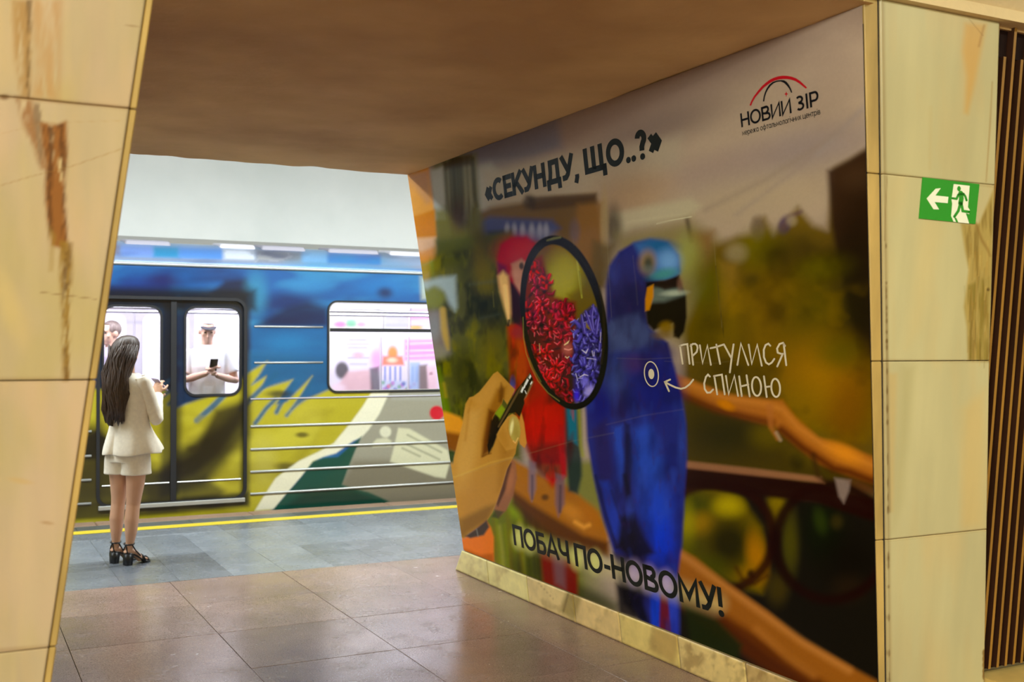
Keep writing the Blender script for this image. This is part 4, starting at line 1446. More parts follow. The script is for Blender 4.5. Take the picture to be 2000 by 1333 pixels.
for x, y, dpt in redf:
    k = 0.45 + 0.55 * dpt
    lite = 1.35 if y < 600 else 1.15
    b_ = [(140, 14, 24), (120, 12, 16), (150, 30, 44), (110, 14, 34)][rs.randint(4)]
    m_ = [(190, 36, 46), (176, 28, 30), (196, 60, 72), (170, 40, 60)][rs.randint(4)]
    floret(x, y, rs.uniform(14, 21), rs.uniform(0, 60), tuple(c * k * lite for c in b_), tuple(c * k * lite for c in m_), (214, 110, 110), lm, 5, rs.uniform(5.0, 7.0))
for k in range(26):
    x, y = rs.uniform(1026, 1118), rs.uniform(560, 790)
    A.ell(x, y, rs.uniform(2, 5), rs.uniform(3, 8), (20, 4, 8), 0.7, 0.7, rs.uniform(0, 90), lm)
for x, y, r_ in ((1066, 736, -60), (1056, 742, -20), (1086, 716, -75), (1070, 690, 200), (1074, 745, -100)):
    floret(x, y, 15, r_, (170, 18, 30), (214, 52, 62), (236, 150, 146), lm, 5, 4.6)
A.ell(1110, 682, 9, 11, (176, 96, 84), 0.8, 0.6, 0, lm)
A.line([(1104, 674), (1110, 670), (1113, 666)], [2, 3, 1], (220, 190, 140), 1, 0.8, lm)
A.line([(1104, 682), (1112, 684), (1118, 682)], 2, (230, 150, 134), 1, 0.7, lm)
A.line([(1106, 697), (1109, 700), (1113, 697)], 1.6, (214, 196, 150), 0.8, 0.7, lm)
A.line([(1055, 672), (1056, 690)], 1.3, (200, 180, 120), 0.8, 0.5, lm)
# violet blossoms
A.poly([(1126, 640), (1140, 612), (1160, 596), (1182, 610), (1184, 700), (1172, 760), (1145, 785), (1122, 776), (1122, 700)], (38, 28, 96), 5, 0.96, lm)
viof = []
for cx, cy, rx, ry, n in ((1158, 622, 10, 14, 4), (1172, 640, 6, 16, 4), (1140, 650, 8, 18, 5), (1160, 660, 12, 18, 6), (1136, 684, 8, 14, 4), (1160, 694, 12, 14, 5), (1136, 724, 8, 16, 5), (1156, 734, 12, 16, 6), (1144, 762, 12, 10, 5), (1172, 706, 6, 16, 4)):
    for k in range((n * 2 + 2) // 3):
        viof.append((cx + rs.normal() * rx * 0.5, cy + rs.normal() * ry * 0.55, rs.rand()))
viof.sort(key=lambda q: q[2])
for x, y, dpt in viof:
    k = 0.55 + 0.45 * dpt
    floret(x, y, rs.uniform(14, 22), rs.uniform(0, 60), tuple(c * k for c in [(58, 46, 140), (70, 60, 156), (48, 34, 120)][rs.randint(3)]), tuple(c * k for c in [(104, 94, 186), (120, 108, 198), (88, 74, 172)][rs.randint(3)]), (176, 164, 220), lm, 5, rs.uniform(5.4, 7.4))
for p in (((1160, 596), (1157, 618), (1160, 644)), ((1145, 608), (1152, 628), (1158, 648)), ((1137, 616), (1140, 634), (1143, 650)), ((1172, 612), (1168, 634), (1166, 652))):
    A.line(p, [3.5, 6.5, 6], (64, 50, 138), 1.4, 0.92, lm)
    A.line([(q[0] + 1.3, q[1]) for q in p], [1, 1.8, 1.4], (122, 110, 196), 1, 0.8, lm)
A.poly([(1146, 628), (1156, 646), (1146, 640)], (130, 104, 24), 1.5, 0.9, lm)
for p in (((1138, 684), (1146, 690), (1150, 682)), ((1148, 700), (1164, 702)), ((1126, 730), (1130, 744)), ((1134, 737), (1143, 732), (1150, 734)), ((1158, 686), (1160, 696)), ((1175, 650), (1174, 670)), ((1162, 688), (1162, 696))):
    A.line(p, [1.2] + [2.4] * (len(p) - 2) + [1.0], (206, 190, 222), 0.9, 0.75, lm)
A.ell(1152, 764, 8, 11, (150, 134, 206), 0.7, 0.8, 35, lm)
A.ell(1144, 746, 7, 9, (112, 100, 192), 0.6, 0.7, 0, lm)
A.ell(1128, 774, 5, 12, (52, 34, 180), 0.7, 0.8, 0, lm)
A.ell(1164, 600, 3, 4, (220, 170, 150), 0.6, 0.7, 0, lm) if False else None
# rim
rim = [(1103 + 79.5 * math.cos(t) + 13 * math.sin(t), 632 + 16 * math.cos(t) + 162 * math.sin(t)) for t in np.linspace(0, 2 * PI, 90)]
rw = [12.0 + 6.0 * max(0, -math.sin(t)) - 2.5 * max(0, -math.cos(t)) for t in np.linspace(0, 2 * PI, 90)]
A.line(rim, rw, (20, 20, 20), 1.6)
A.line([(q[0], q[1]) for q in rim[50:82]], 4, (14, 30, 36), 3, 0.6)
A.line([(1070, 470), (1084, 466), (1096, 464)], [3, 5, 4], (108, 104, 60), 1.4, 0.8)
A.line([(1023, 620), (1024, 660), (1029, 690), (1038, 716), (1052, 744), (1072, 768), (1094, 784)], 1.6, (140, 122, 60), 1, 0.65)
A.line([(1034, 700), (1044, 722), (1058, 746)], 2, (96, 100, 40), 1, 0.7)
A.line([(1172, 560), (1180, 600), (1182, 660), (1176, 710)], 5, (56, 42, 18), 3, 0.6)

# --- hand
skin, lit, shd, dkk = (188, 130, 66), (206, 152, 88), (150, 92, 38), (104, 54, 22)
A.poly([(999, 897), (1008, 904), (1011, 932), (1004, 968), (990, 998), (974, 1012), (966, 996), (978, 952)], (128, 78, 54), 3, 0.97)
A.poly([(996, 902), (1001, 906), (990, 955), (974, 990), (971, 985), (984, 945)], (66, 38, 26), 3, 0.85)
A.ell(998, 940, 6, 26, (156, 94, 62), 0.8, 0.6, 12)
A.poly([(968, 996), (985, 1000), (975, 1014), (962, 1010)], (60, 56, 30), 3, 0.8)
A.poly([(1019, 804), (1025, 826), (1030, 866), (1026, 876), (1017, 868), (1012, 850)], (176, 116, 58), 1.5, 0.98)
hand = [(918, 777), (911, 789), (908, 806), (905, 828), (897, 858), (888, 895), (884, 930), (889, 985), (895, 1032), (900, 1062), (916, 1043), (950, 1021), (962, 1003), (970, 984), (981, 952), (991, 917), (999, 902), (1008, 886), (1010, 872), (1016, 855), (1019, 838), (1016, 822), (1010, 813), (1002, 809), (993, 815), (980, 834), (972, 850), (965, 872), (956, 887), (958, 850), (964, 815), (970, 804), (981, 790), (984, 778), (992, 790), (1005, 766), (1007, 761), (995, 749), (983, 736), (973, 726), (965, 731), (950, 751), (938, 766), (926, 775)]
A.poly(hand, skin, 1.6)
hm = A.mask_poly(hand, 2)
A.poly([(905, 830), (915, 800), (940, 800), (935, 880), (915, 960), (895, 960), (890, 900)], lit, 14, 0.75, hm)
A.poly([(926, 780), (968, 734), (978, 745), (965, 780), (940, 800)], (200, 142, 78), 9, 0.7, hm)
A.poly([(945, 890), (944, 860), (955, 800), (972, 760), (990, 756), (984, 790), (965, 830), (958, 880)], shd, 7, 0.85, hm)
A.poly([(980, 748), (986, 760), (984, 790), (975, 785), (976, 765)], dkk, 4, 0.8, hm)
A.poly([(956, 800), (970, 805), (964, 840), (960, 880), (942, 893), (946, 860)], (96, 44, 18), 5, 0.85, hm)
A.poly([(960, 822), (972, 812), (980, 832), (966, 868), (956, 886), (954, 860)], (38, 18, 8), 3, 0.95)
A.poly([(968, 808), (981, 791), (988, 800), (978, 818)], (118, 128, 40), 2, 0.95)
A.line([(917, 800), (914, 830), (910, 860)], 4, (176, 116, 56), 4, 0.6, hm)
A.line([(922, 782), (916, 806)], 3, (170, 112, 54), 3, 0.5, hm)
A.poly([(895, 940), (960, 905), (1000, 890), (990, 920), (970, 985), (940, 1020), (900, 1050)], (184, 128, 66), 14, 0.6, hm)
A.poly([(978, 860), (990, 880), (1004, 880), (996, 905), (982, 950), (972, 960), (976, 900)], (160, 104, 48), 9, 0.6, hm)
A.poly([(900, 1015), (950, 990), (970, 985), (955, 1015), (915, 1042), (900, 1060)], (134, 92, 48), 8, 0.85, hm)
A.line([(884, 935), (920, 920), (960, 904), (1000, 894)], 3, (210, 160, 84), 2.5, 0.5, hm)
A.line([(978, 836), (980, 862), (988, 884)], 4, shd, 4, 0.5, hm)
A.ell(990, 832, 9, 18, (204, 148, 82), 0.8, 0.6, 30, hm)
A.line([(944, 892), (952, 888), (960, 886)], 3, dkk, 2, 0.7, hm)
# handle of the magnifier
A.poly([(1037, 728), (1043, 742), (1034, 762), (1025, 780), (1026, 788), (1020, 806), (1016, 815), (1008, 806), (996, 808), (984, 828), (973, 846), (964, 868), (956, 888), (953, 870), (966, 842), (980, 818), (993, 792), (1010, 762), (1020, 750)], (28, 17, 10), 1.4, 0.98)
A.line([(975, 834), (992, 804), (1012, 768), (1020, 754)], [3, 4, 4, 3], (96, 70, 40), 1.6, 0.8)
A.poly([(1040, 744), (1044, 746), (1030, 776), (1025, 782)], (120, 96, 62), 1.2, 0.85)
for q in ([(1018, 765), (1022, 756), (1025, 758), (1021, 768)], [(1023.5, 757), (1026, 751), (1028, 753), (1026, 759)], [(1026, 750), (1031, 740), (1034, 743), (1029, 753)], [(1034, 738), (1037, 732), (1039, 736), (1036, 741)], [(1037, 750), (1040, 745), (1041, 748), (1038, 752)], [(1026, 763), (1027.5, 764), (1030, 769), (1029, 770)]):
    A.poly(q, (232, 228, 214), 0.8)
A.line([(1017, 768), (1036, 730)], 1.4, (120, 104, 70), 1, 0.6)
# thumb over the handle, with its nail
A.poly([(993, 816), (1002, 810), (1010, 814), (1016, 824), (1018, 840), (1015, 856), (1008, 876), (990, 880), (975, 860), (972, 850), (980, 834)], (196, 138, 72), 1.8, 0.98)
A.poly([(974, 850), (984, 835), (992, 850), (996, 872), (985, 880)], (180, 122, 60), 6, 0.7)
hk = np.maximum(hm, A.mask_poly([(993, 816), (1002, 810), (1010, 814), (1016, 824), (1018, 840), (1015, 856), (1008, 876), (990, 880), (975, 860), (972, 850), (980, 834)], 2))[:, None]
A.c *= 1 - hk * (1 - np.array([0.68, 0.66, 0.60]))
A.ell(1006, 838, 11.5, 25, (160, 132, 70), 0.12, 0.97, -6)
A.ell(1001, 835, 3.2, 13, (214, 192, 132), 0.6, 0.85, 8)
A.ell(1010, 846, 6, 15, (136, 112, 52), 0.8, 0.6, -6)
A.line([(1004, 862), (1008, 866), (1013, 856)], 2, (220, 168, 104), 1.4, 0.6)
A.line([(995, 822), (993, 838), (998, 856)], 1.8, (150, 96, 44), 1.4, 0.6)
# behind the wrist
A.poly([(903, 1056), (916, 1046), (952, 1018), (960, 1030), (966, 1050), (966, 1098), (944, 1094), (904, 1078)], (190, 96, 46), 3, 0.97)
A.poly([(910, 1048), (930, 1034), (952, 1016), (957, 1030), (946, 1046), (920, 1052)], (52, 48, 42), 3, 0.95)
A.line([(932, 1034), (935, 1048)], 2, (120, 112, 100), 1.4, 0.6)
A.poly([(908, 1072), (940, 1084), (964, 1082), (966, 1100), (930, 1096)], (140, 66, 26), 5, 0.8)

# --- pale glow printed behind the slogan
A.line([(1020, 1052), (1100, 1078), (1200, 1112), (1300, 1146), (1400, 1180)], [16, 22, 26, 30, 30], (206, 184, 130), 22, 0.42)
for x, y in ((1015, 1050), (1036, 1058), (1128, 1090), (1164, 1098)):
    A.ell(x, y, 11, 20, (186, 176, 108), 0.8, 0.75)
for x, y in ((1240, 1120), (1302, 1140), (1268, 1130)):
    A.ell(x, y, 13, 22, (168, 140, 176), 0.8, 0.6)
# wear: creases and scuffs of the vinyl, crease highlights painted in as pale lines
for p, w, a in ((((1393, 440), (1400, 520), (1412, 640)), 1.2, 0.45), (((1184, 400), (1190, 520), (1196, 620)), 1.3, 0.5), (((1238, 500), (1244, 560), (1247, 596)), 1.4, 0.4), (((1206, 700), (1260, 702), (1318, 699)), 1.6, 0.35),
                (((1300, 706), (1400, 710), (1440, 704)), 1.4, 0.3), (((1228, 380), (1232, 420)), 1.6, 0.4), (((1186, 830), (1260, 812), (1336, 800)), 3, 0.2), (((884, 934), (1000, 896), (1120, 862), (1200, 846)), 3, 0.25), (((1120, 452), (1122, 480)), 1.2, 0.3)):
    A.line(p, w, (150, 136, 104), 1.2, a * 0.28)
A.line([(1400, 520), (1408, 600), (1416, 660)], 1.2, (30, 24, 12), 1, 0.5)
A.line([(1284, 437), (1318, 430), (1352, 424)], 1.6, (196, 186, 160), 1, 0.55)
A.grain(3.5, 0.035, 77)

PK = 0.85 / srgb((225, 205, 175)) * np.array([1.0, 1.03, 0.82])
me = grid_mesh('wall_mural', PP)
lum = A.c @ np.array([0.3, 0.55, 0.15])
A.c = np.clip(lum[:, None] + (A.c - lum[:, None]) * 1.12, 0, None)
ink = A.c * (A.c.max(1) / (A.c.max(1) + 0.034))[:, None]      # press density: deep blacks
set_colors(me, ink * PK * np.array([1.56, 1.45, 1.43]))
me.polygons.foreach_set('use_smooth', [True] * len(me.polygons))
mural = link('wall_mural', me, MAT['poster'])
tag(mural, 'huge printed mural of two parrots and a hand with magnifier on the slanted wall', 'poster')
# folded edges of the sheet, so that it has thickness
for nm, idx in (('sheet_edge', 0), ('sheet_edge', -1)):
    L0 = PP[:, idx]
    n = len(L0)
    st = max(1, n // 40)
    L0 = L0[::st]
    vs = [tuple(p) for p in L0] + [(p[0] + 0.006, p[1], p[2]) for p in L0]
    m_ = len(L0)
    obj(nm, vs, [(i, i + 1, m_ + i + 1, m_ + i) for i in range(m_ - 1)], MAT['print_dark'] if idx else MAT['marble_edge'], mural)


# ------------------------------------------------------------------ lettering on the mural
def arc(cx, cy, rx, ry, a0, a1, n=18):
    return [(cx + rx * math.cos(math.radians(a0 + (a1 - a0) * k / n)), cy + ry * math.sin(math.radians(a0 + (a1 - a0) * k / n))) for k in range(n + 1)]


def glyphs(s):
    h = s / 2
    t = 1 - h
    oval = lambda w: ('O', [(w / 2, 0.5, w / 2 - h, 0.5 - h + 0.012)])
    return {
        'С': (0.80, [arc(0.44, 0.5, 0.44 - h, 0.51 - h, 48, 312)]),
        'Е': (0.62, [[(h, 0), (h, 1)], [(0, t), (0.6, t)], [(h, 0.5), (0.55, 0.5)], [(0, h), (0.61, h)]]),
        'К': (0.76, [[(h, 0), (h, 1)], [(h, 0.36), (0.68, 1.0)], [(0.30, 0.56), (0.70, 0.0)]]),
        'У': (0.74, [[(0.06, 1), (0.42, 0.34)], [(0.69, 1), (0.38, 0.24), (0.26, h + 0.01), (0.05, h)]]),
        'Н': (0.80, [[(h, 0), (h, 1)], [(0.76 - h, 0), (0.76 - h, 1)], [(h, 0.5), (0.76 - h, 0.5)]]),
        'Д': (0.92, [[(h, -0.22), (h, h + 0.0), (0.88 - h, h), (0.88 - h, -0.22)], [(0.20, h), (0.27, 0.5), (0.28, t), (0.70, t), (0.70, h)]]),
        ',': (0.30, [[(0.15, 0.13), (0.15, 0.02), (0.06, -0.2)]]),
        ' ': (0.30, []),
        'Щ': (1.20, [[(h, 1), (h, h), (1.12, h)], [(0.52, h), (0.52, 1)], [(1.04 - h, h), (1.04 - h, 1)], [(1.13 - h + 0.05, 2 * h), (1.13 - h + 0.05, -0.22)]]),
        'О': (0.96, [oval(0.92)]),
        '.': (0.26, [('D', [(0.12, 0.09, 0.115, 0.115)])]),
        '?': (0.62, [arc(0.27, 0.72, 0.27 - h, 0.30 - h, 172, -52) + [(0.29, 0.42), (0.28, 0.28)], ('D', [(0.28, 0.07, 0.115, 0.115)])]),
        '«': (0.56, [[(0.24, 0.70), (0.06, 0.42), (0.24, 0.14)], [(0.46, 0.70), (0.28, 0.42), (0.46, 0.14)]]),
        '»': (0.56, [[(0.06, 0.70), (0.24, 0.42), (0.06, 0.14)], [(0.28, 0.70), (0.46, 0.42), (0.28, 0.14)]]),
        'П': (0.80, [[(h, 0), (h, t), (0.76 - h, t), (0.76 - h, 0)]]),
        'Б': (0.72, [[(0.60, t), (h, t), (h, h), (0.40, h)] + arc(0.42, 0.32, 0.26 - h, 0.32 - h, -90, 90, 12)[1:] + [(h, 0.64 - h)]]),
        'А': (0.82, [[(0.03, -0.0), (0.40, 0.97), (0.77, 0.0)], [(0.17, 0.28), (0.63, 0.28)]]),
        'Ч': (0.76, [[(h, 1), (h, 0.66)] + arc(0.36, 0.66, 0.36 - h, 0.30, 180, 270, 8)[1:] + [(0.70 - h, 0.40)], [(0.70 - h, 0), (0.70 - h, 1)]]),
        '-': (0.46, [[(0.04, 0.40), (0.40, 0.40)]]),
        'В': (0.76, [[(0.42, t), (h, t), (h, h), (0.44, h)] + arc(0.44, 0.28, 0.28 - h + 0.02, 0.28 - h, -90, 90, 10)[1:] + [(h, 0.54)], [(0.40, 0.54)] + arc(0.40, 0.76 - 0.01, 0.25 - h, 0.25 - h + 0.01, -90, 90, 10)[1:] + [(h, t)]]),
        'М': (0.98, [[(h, 0), (h, 0.93), (0.47, 0.28), (0.94 - h, 0.93), (0.94 - h, 0)]]),
        '!': (0.30, [[(0.14, 1), (0.14, 0.30)], ('D', [(0.14, 0.07, 0.12, 0.12)])]),
        'И': (0.82, [[(h, 1), (h, 0.05), (0.78 - h, 0.95), (0.78 - h, 0)]]),
        'З': (0.68, [arc(0.28, 0.74, 0.30 - h, 0.26 - h, 140, -80, 12) + [(0.20, 0.52)], [(0.20, 0.53)] + arc(0.30, 0.28, 0.32 - h, 0.28 - h, 85, -145, 14)]),
        'І': (0.32, [[(0.14, 0), (0.14, 1)]]),
        'Р': (0.70, [[(h, 0), (h, t), (0.38, t)] + arc(0.40, 0.66, 0.28 - h, 0.34 - h, 90, -90, 12)[1:] + [(h, 0.32 + h)]]),
    }


def baseline_place(a_px, b_px, top_px, W):
    A0, B0, T0 = wall_pt(*a_px), wall_pt(*b_px), wall_pt(*top_px)
    yA, zA, yB, zB = A0.y, A0.z, B0.y, B0.z
    cap = T0.z - A0.z

    def place(u, v, off):
        k = u / W
        z = zA + (zB - zA) * k + cap * v
        y = yA + (yB - yA) * k
        return Vector((XR - S * z - off, y, z - off * S))
    return place


def letters(name, text, s, a_px, b_px, top_px, mat, parent, off=0.0066, track=0.0):
    G = glyphs(s)
    W = sum(G[c][0] + track for c in text)
    place = baseline_place(a_px, b_px, top_px, W)
    bm = bmesh.new()
    u = 0.0
    for c in text:
        w, strokes = G[c]
        for st in strokes:
            if isinstance(st, tuple):
                for (cx, cy, rx, ry) in st[1]:
                    if st[0] == 'D':
                        disc(bm, u + cx, cy, rx, ry, place, off)
                    else:
                        add_ribbon(bm, [(u + x, y) for x, y in arc(cx, cy, rx, ry, 0, 360, 40)[:-1]], s, place, off, closed=True)
            else:
                add_ribbon(bm, [(u + x, y) for x, y in st], s, place, off)
        u += w + track
    return bm_obj(name, bm, mat, parent)


o = letters('headline_text', '«СЕКУНДУ, ЩО..?»', 0.225, (952.5, 398), (1296, 298.5), (953.8, 353.6), MAT['print_black'], mural)
o['label'] = 'bold black headline lettering across the sky'
o = letters('slogan_text', 'ПОБАЧ ПО-НОВОМУ!', 0.18, (1006, 1064.6), (1419, 1205), (1003, 1024), MAT['print_black'], mural)
o['label'] = 'bold black slogan along the bottom'
o = letters('logo_text', 'НОВИИ ЗІР', 0.15, (1450.5, 249), (1604, 205), (1449.5, 221.5), MAT['print_dark'], mural, track=0.02)
o['label'] = 'dark logo lettering at the top right'

def small_glyphs(s):
    h = s / 2
    t = 1 - h
    O = lambda cx, rx: ('O', [(cx, 0.5, rx - h, 0.5 - h)])
    return {
        'м': (1.08, [[(h, 0), (h, 1 - h * 0.5), (0.48, 0.25), (0.96 - h, 1 - h * 0.5), (0.96 - h, 0)]]),
        'е': (0.98, [[(h, 0.5), (0.86, 0.5)] + arc(0.44, 0.5, 0.44 - h, 0.5 - h, 8, 318, 20)]),
        'р': (1.0, [[(h, -0.42), (h, 1)], O(0.46, 0.46)]),
        'ж': (1.22, [[(0.55, 0), (0.55, 1)], [(0.06, 1), (0.50, 0.5), (0.03, 0)], [(1.04, 1), (0.60, 0.5), (1.07, 0)]]),
        'а': (1.02, [[(0.88 - h, 0), (0.88 - h, 1)], O(0.44, 0.44)]),
        ' ': (0.5, []),
        'о': (1.0, [O(0.45, 0.45)]),
        'ф': (1.30, [[(0.58, -0.42), (0.58, 1.42)], ('O', [(0.58, 0.5, 0.58 - h, 0.5 - h)])]),
        'т': (0.80, [[(0, t), (0.72, t)], [(0.36, 0), (0.36, t)]]),
        'л': (0.92, [[(0.0, h), (0.16, 0.12), (0.22, 0.5), (0.24, t), (0.80 - h, t), (0.80 - h, 0)]]),
        'ь': (0.82, [[(h, 1), (h, h), (0.44, h)] + arc(0.44, 0.31, 0.30 - h, 0.31 - h, -90, 90, 10)[1:] + [(h, 0.62 - h)]]),
        'г': (0.66, [[(h, 0), (h, t), (0.60, t)]]),
        'і': (0.34, [[(0.13, 0), (0.13, 1)], ('D', [(0.13, 1.32, 0.10, 0.10)])]),
        'ч': (0.88, [[(h, 1), (h, 0.68)] + arc(0.36, 0.68, 0.36 - h, 0.28, 180, 270, 8)[1:] + [(0.76 - h, 0.42)], [(0.76 - h, 0), (0.76 - h, 1)]]),
        'н': (0.92, [[(h, 0), (h, 1)], [(0.80 - h, 0), (0.80 - h, 1)], [(h, 0.52), (0.80 - h, 0.52)]]),
        'и': (0.92, [[(h, 1), (h, 0.06), (0.80 - h, 0.94), (0.80 - h, 0)]]),
        'х': (0.84, [[(0.04, 1), (0.72, 0)], [(0.72, 1), (0.04, 0)]]),
        'ц': (0.98, [[(h, 1), (h, h), (0.92, h), (0.92, -0.25)], [(0.74, h), (0.74, 1)]]),
        'в': (0.86, [[(h, h), (0.44, h)] + arc(0.44, 0.28, 0.28 - h, 0.28 - h * 1.0, -90, 90, 10)[1:] + [(h, 0.56 - h)], [(0.40, 0.54)] + arc(0.40, 0.76, 0.24 - h, 0.24 - h, -90, 90, 10)[1:] + [(h, t)], [(h, 0), (h, 1)]]),
    }


caps = glyphs
glyphs = small_glyphs
so = letters('subtitle_text', 'мережа офтальмологічних центрів', 0.15, (1452.5, 265.0), (1606.0, 222.7), (1452.2, 257.2), MAT['print_dark'], mural)
glyphs = caps
so['label'] = 'small dark subtitle under the logo'


def c4(u, v): return (1380 + u / 4.759, 120 + v / 4.759)
def c6(u, v): return (1230 + u / 5.882, 640 + v / 5.882)


bm = bmesh.new()
add_ribbon(bm, [c4(*q) for q in ((418, 410), (432, 374), (455, 332), (500, 275), (535, 236), (570, 207), (605, 182), (640, 165), (680, 153), (720, 148), (760, 149), (800, 156), (840, 170), (875, 192), (910, 222), (940, 248))], [3, 3.2, 3.6, 4.2, 4.6, 5.2, 5.6, 6, 6.2, 6.4, 6.2, 6, 5.4, 4.8, 4, 3], wall_pt, 0.0062)
o = bm_obj('logo_arc', bm, MAT['print_red'], mural); o['label'] = 'wide red arc of the logo'
bm = bmesh.new()
add_ribbon(bm, [c4(*q) for q in ((542, 372), (548, 330), (560, 290), (578, 252), (602, 220), (630, 197), (665, 184), (700, 180), (730, 186), (752, 202), (772, 226), (790, 256), (803, 290))], [2.4, 2.6, 2.8, 3.2, 3.4, 3, 2.4, 2.6, 4.6, 4.8, 4, 3, 2.4], wall_pt, 0.0066)
o = bm_obj('logo_arc', bm, MAT['print_dark'], mural); o['label'] = 'narrow dark arc of the logo'
sx, sy = c4(752, 303)
star = []
for k in range(8):
    r_ = 1.0 if k % 2 == 0 else 0.32
    star.append((sx + 4.0 * r_ * math.sin(k * PI / 4), sy - 5.6 * r_ * math.cos(k * PI / 4)))
o = flat_poly('logo_star', star, 0.006, 0.0006, MAT['print_red'], mural, wall_pt); o['label'] = 'small red four-pointed star of the logo'

bm = bmesh.new()
hw = [((590, 212), (620, 415)), ((586, 210), (630, 196), (674, 190), (700, 415)), ((716, 195), (741, 427)), ((712, 212), (735, 188), (765, 186), (786, 204), (792, 235), (782, 280), (738, 322)), ((818, 203), (850, 412), (905, 203), (945, 427)),
      ((940, 237), (1010, 222), (1095, 193)), ((1008, 195), (1051, 417)), ((1095, 193), (1178, 348)), ((1206, 193), (1186, 330), (1163, 515)), ((1250, 428), (1290, 183), (1376, 430)), ((1380, 195), (1415, 418), (1478, 195), (1530, 437)),
      ((1628, 208), (1606, 184), (1574, 200), (1553, 255), (1555, 340), (1580, 402), (1612, 422), (1645, 402), (1674, 360)), ((1797, 210), (1775, 175), (1735, 188), (1706, 240), (1714, 288), (1762, 304)), ((1782, 185), (1812, 432)), ((1772, 300), (1708, 446)),
      ((934, 562), (912, 540), (888, 566), (868, 640), (874, 705), (902, 748), (938, 746), (970, 712)), ((985, 562), (1018, 767)), ((980, 557), (1025, 548), (1071, 540), (1104, 767)), ((1118, 555), (1150, 767), (1215, 552), (1258, 785)), ((1270, 560), (1300, 787)), ((1355, 548), (1391, 790)), ((1283, 677), (1376, 654)),
      ((1555, 560), (1587, 797)), ((1575, 682), (1632, 675)), ((415, 625), (480, 660), (540, 688), (600, 703), (650, 690), (700, 652), (742, 598)), ((476, 597), (416, 624), (463, 730))]
for st in hw:
    add_ribbon(bm, [c6(*q) for q in st], 3.5, wall_pt, 0.0064, caps=True)
for cx, cy, rx, ry in ((1470, 676, 52, 108), (1690, 692, 50, 104)):
    add_ribbon(bm, [c6(cx + rx * math.cos(2 * PI * k / 36) - 0.06 * ry * math.sin(2 * PI * k / 36) * -1, cy + ry * math.sin(2 * PI * k / 36)) for k in range(36)], 3.5, wall_pt, 0.0064, closed=True)
o = bm_obj('handwritten_text', bm, MAT['print_white'], mural); o['label'] = 'white handwritten lettering with a curved arrow'
bm = bmesh.new()
add_ribbon(bm, [c6(261 + 80 * math.cos(2 * PI * k / 48) + 12 * math.sin(2 * PI * k / 48), 534 + 142 * math.sin(2 * PI * k / 48)) for k in range(48)], 2.1, wall_pt, 0.0064, closed=True)
dx, dy = c6(260, 533)
disc(bm, dx, dy, 5.7, 10.0, wall_pt, 0.0064, rot=-0.06)
o = bm_obj('target_mark', bm, MAT['print_white'], mural); o['label'] = 'white dot in a white ring'

# ------------------------------------------------------------------ metro train standing at the platform
TX0, TX1 = -4.6, 10.6
DOORS = [(-3.35, -1.99), (1.25, 2.61), (5.85, 7.21)]
WINS = [(-1.15, 0.40), (3.46, 5.0), (8.06, 9.6)]
train = empty('metro_train', (3.0, 12.2, -0.9))
tag(train, 'metro train with blue and yellow painted livery standing behind the platform edge', 'train')


def tp(o):
    return child(o, train)


